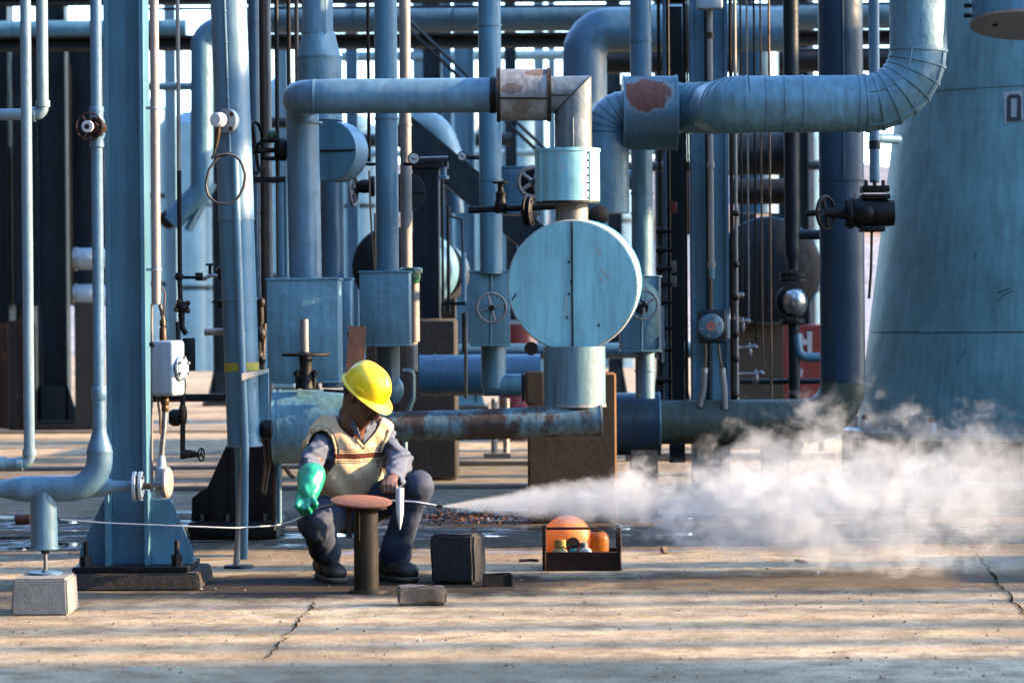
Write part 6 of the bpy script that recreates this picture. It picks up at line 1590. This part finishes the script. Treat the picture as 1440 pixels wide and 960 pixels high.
for off_, r_, m_ in ((2.6, .006, 'vest_knit'), (.9, .0026, 'hair'), (4.6, .0022, 'hair')):
    trim(dense([(473 - off_ * .8, 574), (480 - off_ * .8, 592 + off_ * .5), (494 - off_ * .7, 610 + off_ * .7), (511, 625.5 + off_ * 1.1)]), r_, 'neck_trim', Vf, .002, m_)
    trim(dense([(511, 625.5 + off_ * 1.1), (522 + off_ * .7, 613 + off_ * .7), (531 + off_ * .8, 600 + off_ * .5), (536.5 + off_ * .8, 588)]), r_, 'neck_trim', Vf, .002, m_)
for off_, r_, m_ in ((2.0, .0055, 'vest_knit'), (1.0, .0022, 'hair'), (4.4, .0020, 'hair'), (6.6, .0018, 'hair')):
    trim(dense([(438 - off_ * .4, 611 - off_), (449, 604.5 - off_), (459 + off_ * .5, 606.5 - off_ * .8), (466 + off_ * .8, 615.5 - off_ * .5), (470 + off_, 631), (469.5 + off_, 652)]), r_, 'armhole_trim', Vf, .002, m_)
    trim(dense([(549 - off_ * .7, 604), (545.5 - off_ * .8, 616), (538.5 - off_ * .9, 629), (536 - off_, 642), (537 - off_, 656)]), r_, 'armhole_trim', Vf, .002, m_)
# shirt collar: two flat points of cloth lying in the V
def flap(pts, name='collar_point'):
    L = [Vector(J(x, y, w_)) for x, y, w_ in pts]; MB().prism(L, (0.002, .007, 0)).build(name, 'shirt_blue', wk)
flap([(484, 566, .02), (490, 570, .05), (494, 588, .082), (503, 603, .094), (508, 620, .092), (497, 606, .086), (486, 588, .06)])
flap([(529, 596, .05), (526, 592, .06), (519, 604, .085), (512, 611, .094), (511, 622, .092), (519, 614, .084), (527, 603, .06)])
# ---- trousers
Tf = Field(lo, hi, .006)
Tf.ell(pel, (.165, .135, .12), .05)
Tf.cap(hipR, knR, .100, .074, .04); Tf.cap(knR, anR * .82 + knR * .18, .072, .066, .02); Tf.cap(anR * .82 + knR * .18, anR, .066, .060, .02)
Tf.cap(hipL, knL, .100, .070, .04); Tf.cap(knL, anL * .80 + knL * .20, .069, .064, .02); Tf.cap(anL * .8 + knL * .2, anL + np.array([.01, -.01, .005]), .070, .074, .01)
Tf.folds(.0062, 20, 21, lo, hi); Tf.folds(.0010, 70, 22, lo, hi)
for a_, k_ in ((anR, knR), (anL, knL)): dd = (a_ - k_) / np.linalg.norm(a_ - k_); Tf.ell(a_ + dd * (.085 if a_ is anR else .068), (.088, .088, .075), .0, 'sub')
Tf.mesh('trousers', 'trouser_navy', wk)
# ---- boots
for an, he, to, nm in ((anR, heR, toR, 'R'), (anL, heL, toL, 'L')):
    Bf = Field(np.minimum(an, to) - .14, np.maximum(an, to) + .14, .0052)
    to2 = to.copy(); to2[2] = .048; he2 = he.copy(); he2[2] = max(he[2], .055)
    Bf.cap(he2, to2, .044, .040, .02); Bf.cap(an, he2, .048, .046, .03); Bf.cap(an, (he2 + to2) / 2, .046, .046, .04); Bf.ell(to2 + (to2 - he2) * .12, (.052, .052, .040), .03)
    Bf.D = np.maximum(Bf.D, (.012 - Bf.ax[2])[None, None, :]); bo = Bf.mesh('boot', 'boot_leather', wk)
    Sl = Field(np.minimum(an, to) - .16, np.maximum(an, to) + .16, .005); a_ = he2.copy(); b_ = to2.copy(); a_[2] = b_[2] = .02
    Sl.cap(a_, b_, .045, .046, .01); Sl.ell(b_ + (b_ - a_) * .10, (.058, .056, .03), .02)
    zz = Sl.ax[2][None, None, :]; Sl.D = np.maximum(np.maximum(Sl.D, zz - .026), .001 - zz); Sl.mesh('sole', 'boot_sole', bo)
    for k in range(4):
        q = an * (1 - k / 5) + ((he2 + to2) / 2) * (k / 5) + np.array([0, -.048, .012]); MB().tube([q + np.array([-.022, .005, .004]), q + np.array([0, -.006, .0]), q + np.array([.022, .005, .006])], .0045, 6).build('lace', 'lace', bo)
# ---- rubber glove
Gf = Field(J(434, 692, .43) - .16, J(434, 692, .43) + .16, .0042)
Gf.cap(wrR + (elR - wrR) * .10, wrR + (pmR - wrR) * .5, .066, .053, .01); Gf.cap(wrR, pmR, .050, .043, .02); Gf.ell(J(433, 694, .435), (.044, .034, .040), .02)
fg = (((421, 700), (418, 711), (425, 719)), ((426, 703), (425, 714), (430, 721)), ((433, 703), (433, 714), (436, 720)), ((441, 701), (444, 708), (441, 713)))
for i, (p0, p1, p2) in enumerate(fg):
    Gf.cap(J(*p0, .455), J(*p1, .485), .0150, .0135, .008); Gf.cap(J(*p1, .485), J(*p2, .462), .0132, .0118, .004)
Gf.cap(J(421, 694, .42), J(420, 710, .40), .0165, .0145, .01); Gf.cap(J(420, 710, .40), J(427, 722, .42), .0142, .012, .004)
Gf.folds(.0022, 70, 31)
Gf.ell(wrR + (elR - wrR) * .40, (.054,) * 3, .0, 'sub')
Gf.mesh('glove', 'glove_green', wk)
# ---- helmet
def helmet():
    nA, nR = 72, 16; vs = []; fs = []
    def pt(a, k, off):
        ca, sa = math.cos(a), math.sin(a)
        ph = k * math.pi / 2
        r = math.sin(ph) ** .85; zz_ = math.cos(ph) ** .9 if k < 1 else 0
        f = ca * .120 * r; s = sa * .101 * r; u = .030 + .120 * zz_
        rid = .007 * math.exp(-(s / .017) ** 2) * min(1, math.cos(ph) * 2.2 + .05)
        n_ = np.array([f / .120 ** 2, s / .101 ** 2, (u - .03) / .120 ** 2]); n_ /= np.linalg.norm(n_) + 1e-9
        return np.array([f, s, u]) + n_ * (rid + off)
    rows = []
    for i in range(nR + 1): rows.append([pt(2 * math.pi * j / nA, max(i / nR, .001), 0) for j in range(nA)])
    def rim(j, o, dz):
        a = 2 * math.pi * j / nA; p = pt(a, 1, 0); n2 = np.array([p[0] / .120, p[1] / .101, 0]); n2 /= np.linalg.norm(n2)
        ex = o * (1 + 2.6 * max(0, math.cos(a)) ** 2.2); q = p + n2 * ex; q[2] += dz - (.35 * max(0, math.cos(a)) ** 3) * ex; return q
    rows.append([rim(j, .010, -.006) for j in range(nA)]); rows.append([rim(j, .0125, -.008) for j in range(nA)]); rows.append([rim(j, .0115, -.013) for j in range(nA)]); rows.append([rim(j, -.002, -.006) for j in range(nA)])
    for i in range(nR, -1, -1): rows.append([pt(2 * math.pi * j / nA, max(i / nR, .001), -.005) for j in range(nA)])
    tl = np.array([[p for p in r_] for r_ in rows])
    for r_ in rows:
        for p in r_: vs.append(H(p[0] - .010, p[1], p[2] + .006))
    m = len(rows)
    for i in range(m - 1):
        for j in range(nA): fs.append((i * nA + j, i * nA + (j + 1) % nA, (i + 1) * nA + (j + 1) % nA, (i + 1) * nA + j))
    fs.append(tuple(range(nA)))
    o = MB().add(vs, fs).build('helmet', 'helmet_yellow', wk, 50)
    s_ = -1 if hs[1] > 0 else 1
    hfv, hsv, huv = Vector(hf), Vector(hs), Vector(hu)
    MB().box(Vector(H(.022, s_ * .095, .052)), (.040, .014, .026), ((hfv - hsv * s_ * .25).normalized(), (hsv + hfv * s_ * .25).normalized(), huv), .004).build('side_slot', 'helmet_yellow', o)
helmet()

# ---- lance and spike held by the worker
t = thing('air_lance', 'thin steel lance with brass trigger valve blowing the steam', 'lance', P(440, 716, 13.47))
tube(t, 'tube', 'steel', [P(445, 715, 13.46), P(466, 709.5, 13.49), P(492, 704.5, 13.5), P(548, 703.5, 13.5), P(585, 705.5, 13.53), P(617, 711, 13.58)], S(13.5, 3.8) / 2, .2, 12, 5)
lathe(t, 'nozzle', 'dark_steel', P(614, 710.4, 13.575), (P(622, 711.5, 13.58) - P(614, 710.4, 13.575)), [(0, .0075), (.022, .0085), (.024, .006)], 14)
tube(t, 'handle', 'steel', [P(428, 724, 13.51), P(436, 718, 13.47), P(446, 714.5, 13.46)], [.007, .012, .010], n=12)
MB().ball(P(444, 712, 13.47), S(13.5, 3.6)).build('trigger', 'bronze', t)
tube(t, 'sleeve', 'rubber', [P(448, 714, 13.462), P(470, 708.5, 13.492)], S(13.5, 6) / 2, n=12)
t = thing('white_spike', 'white tapered plastic spike held point down in bare hand', 'spike', P(561, 745, 13.42))
tube(t, 'cross_bar', 'wheel_grey', [P(549, 687, 13.43), P(568, 687.5, 13.42)], S(13.4, 5) / 2, n=12)
q = vline(562, 700, 13.42, (686, 690, 720, 735, 745))
lathe(t, 'spike', 'white_plastic', q[4], Z_, [(0, .001), (q[3].z - q[4].z, .010), (q[2].z - q[4].z, .0175), (q[1].z - q[4].z, .0195), (q[0].z - q[4].z, .0195)], 24)

# ================================================================== STEAM
def steam():
    nz0 = P(623, 711.5, 13.6); far = P(1560, 690, 14.3)
    L = (far - nz0).length; d = (far - nz0).normalized(); s_ = d.cross(Z_).normalized(); u = s_.cross(d)
    Rt = [(0, .006), (.05, .035), (.11, .065), (.2, .115), (.28, .195), (.36, .26), (.45, .335), (.55, .385), (.65, .41), (.75, .40), (.85, .34), (.94, .25), (1, .15)]
    def Rf(x):
        for (a, ra), (b, rb) in zip(Rt, Rt[1:]):
            if x <= b: return ra + (rb - ra) * (x - a) / (b - a)
        return Rt[-1][1]
    me = MB()
    n = 28; prof = [(L * i / 40, Rf(i / 40) * 1.5) for i in range(41)]
    me.lathe(Vector((0, 0, 0)), Vector((1, 0, 0)), prof, n)
    b = NB('steam_air')
    b.t.nodes.remove(b.b)
    tc = b.n('ShaderNodeTexCoord').outputs['Object']
    x, y, z = b.sep(tc)[:3]
    xn = b.math('DIVIDE', x, L)
    cr = b.n('ShaderNodeFloatCurve'); cv = cr.mapping.curves[0]
    while len(cv.points) > 2: cv.points.remove(cv.points[1])
    cv.points[0].location = (0, Rt[0][1]); cv.points[1].location = (1, Rt[-1][1])
    for (a, ra) in Rt[1:-1]: cv.points.new(a, ra)
    cr.mapping.update(); b.l(xn, cr.inputs['Value']); Rn = cr.outputs[0]
    # billows: creased noise pushes the edge in and out, finer wisps on top
    n0 = b.noise(2.1, 3, .55, b.mapped((.7, 1, 1), tc), .5); n1 = b.noise(4.6, 5, .62, b.mapped((.8, 1, 1), tc), .5); n2 = b.noise(17, 4, .65, tc, .6)
    rr_ = b.math('DIVIDE', b.math('SQRT', b.math('ADD', b.math('MULTIPLY', y, y), b.math('MULTIPLY', z, z))), Rn)
    amp = b.ramp(xn, .02, .30)
    crease = b.math('SUBTRACT', .17, b.math('ABSOLUTE', b.math('MULTIPLY', b.math('SUBTRACT', n1, .5), 2)))
    wob = b.math('ADD', b.math('MULTIPLY', crease, 1.9), b.math('MULTIPLY', b.math('SUBTRACT', n2, .5), 1.2))
    wob = b.math('ADD', wob, b.math('MULTIPLY', b.math('SUBTRACT', n0, .5), 1.7))
    rr_ = b.math('ADD', rr_, b.math('MULTIPLY', wob, b.math('ADD', b.math('MULTIPLY', amp, .85), .15)))
    core = b.math('SUBTRACT', 1, b.ramp(rr_, .46, 1.06, 'S'))
    thin = b.math('DIVIDE', .155, b.math('ADD', Rn, .02))
    fade = b.math('SUBTRACT', 1, b.math('MULTIPLY', b.ramp(xn, .66, .92), .93))
    dens = b.math('MULTIPLY', b.math('MULTIPLY', core, b.math('MULTIPLY', thin, fade)), 8.8)
    pv = b.n('ShaderNodeVolumePrincipled'); pv.inputs['Color'].default_value = (.55, .58, .61, 1); pv.inputs['Anisotropy'].default_value = .25
    b.l(dens, pv.inputs['Density']); b.l(pv.outputs[0], b.out.inputs['Volume']); b.done('steam_air')
    o = me.build('steam_cloud', 'steam_air', None, 180)
    o.matrix_world = Matrix(((d.x, s_.x, u.x, nz0.x), (d.y, s_.y, u.y, nz0.y), (d.z, s_.z, u.z, nz0.z), (0, 0, 0, 1)))
    o['kind'] = 'stuff'; tag(o, 'white steam jet billowing right from the lance nozzle', 'steam')
steam()
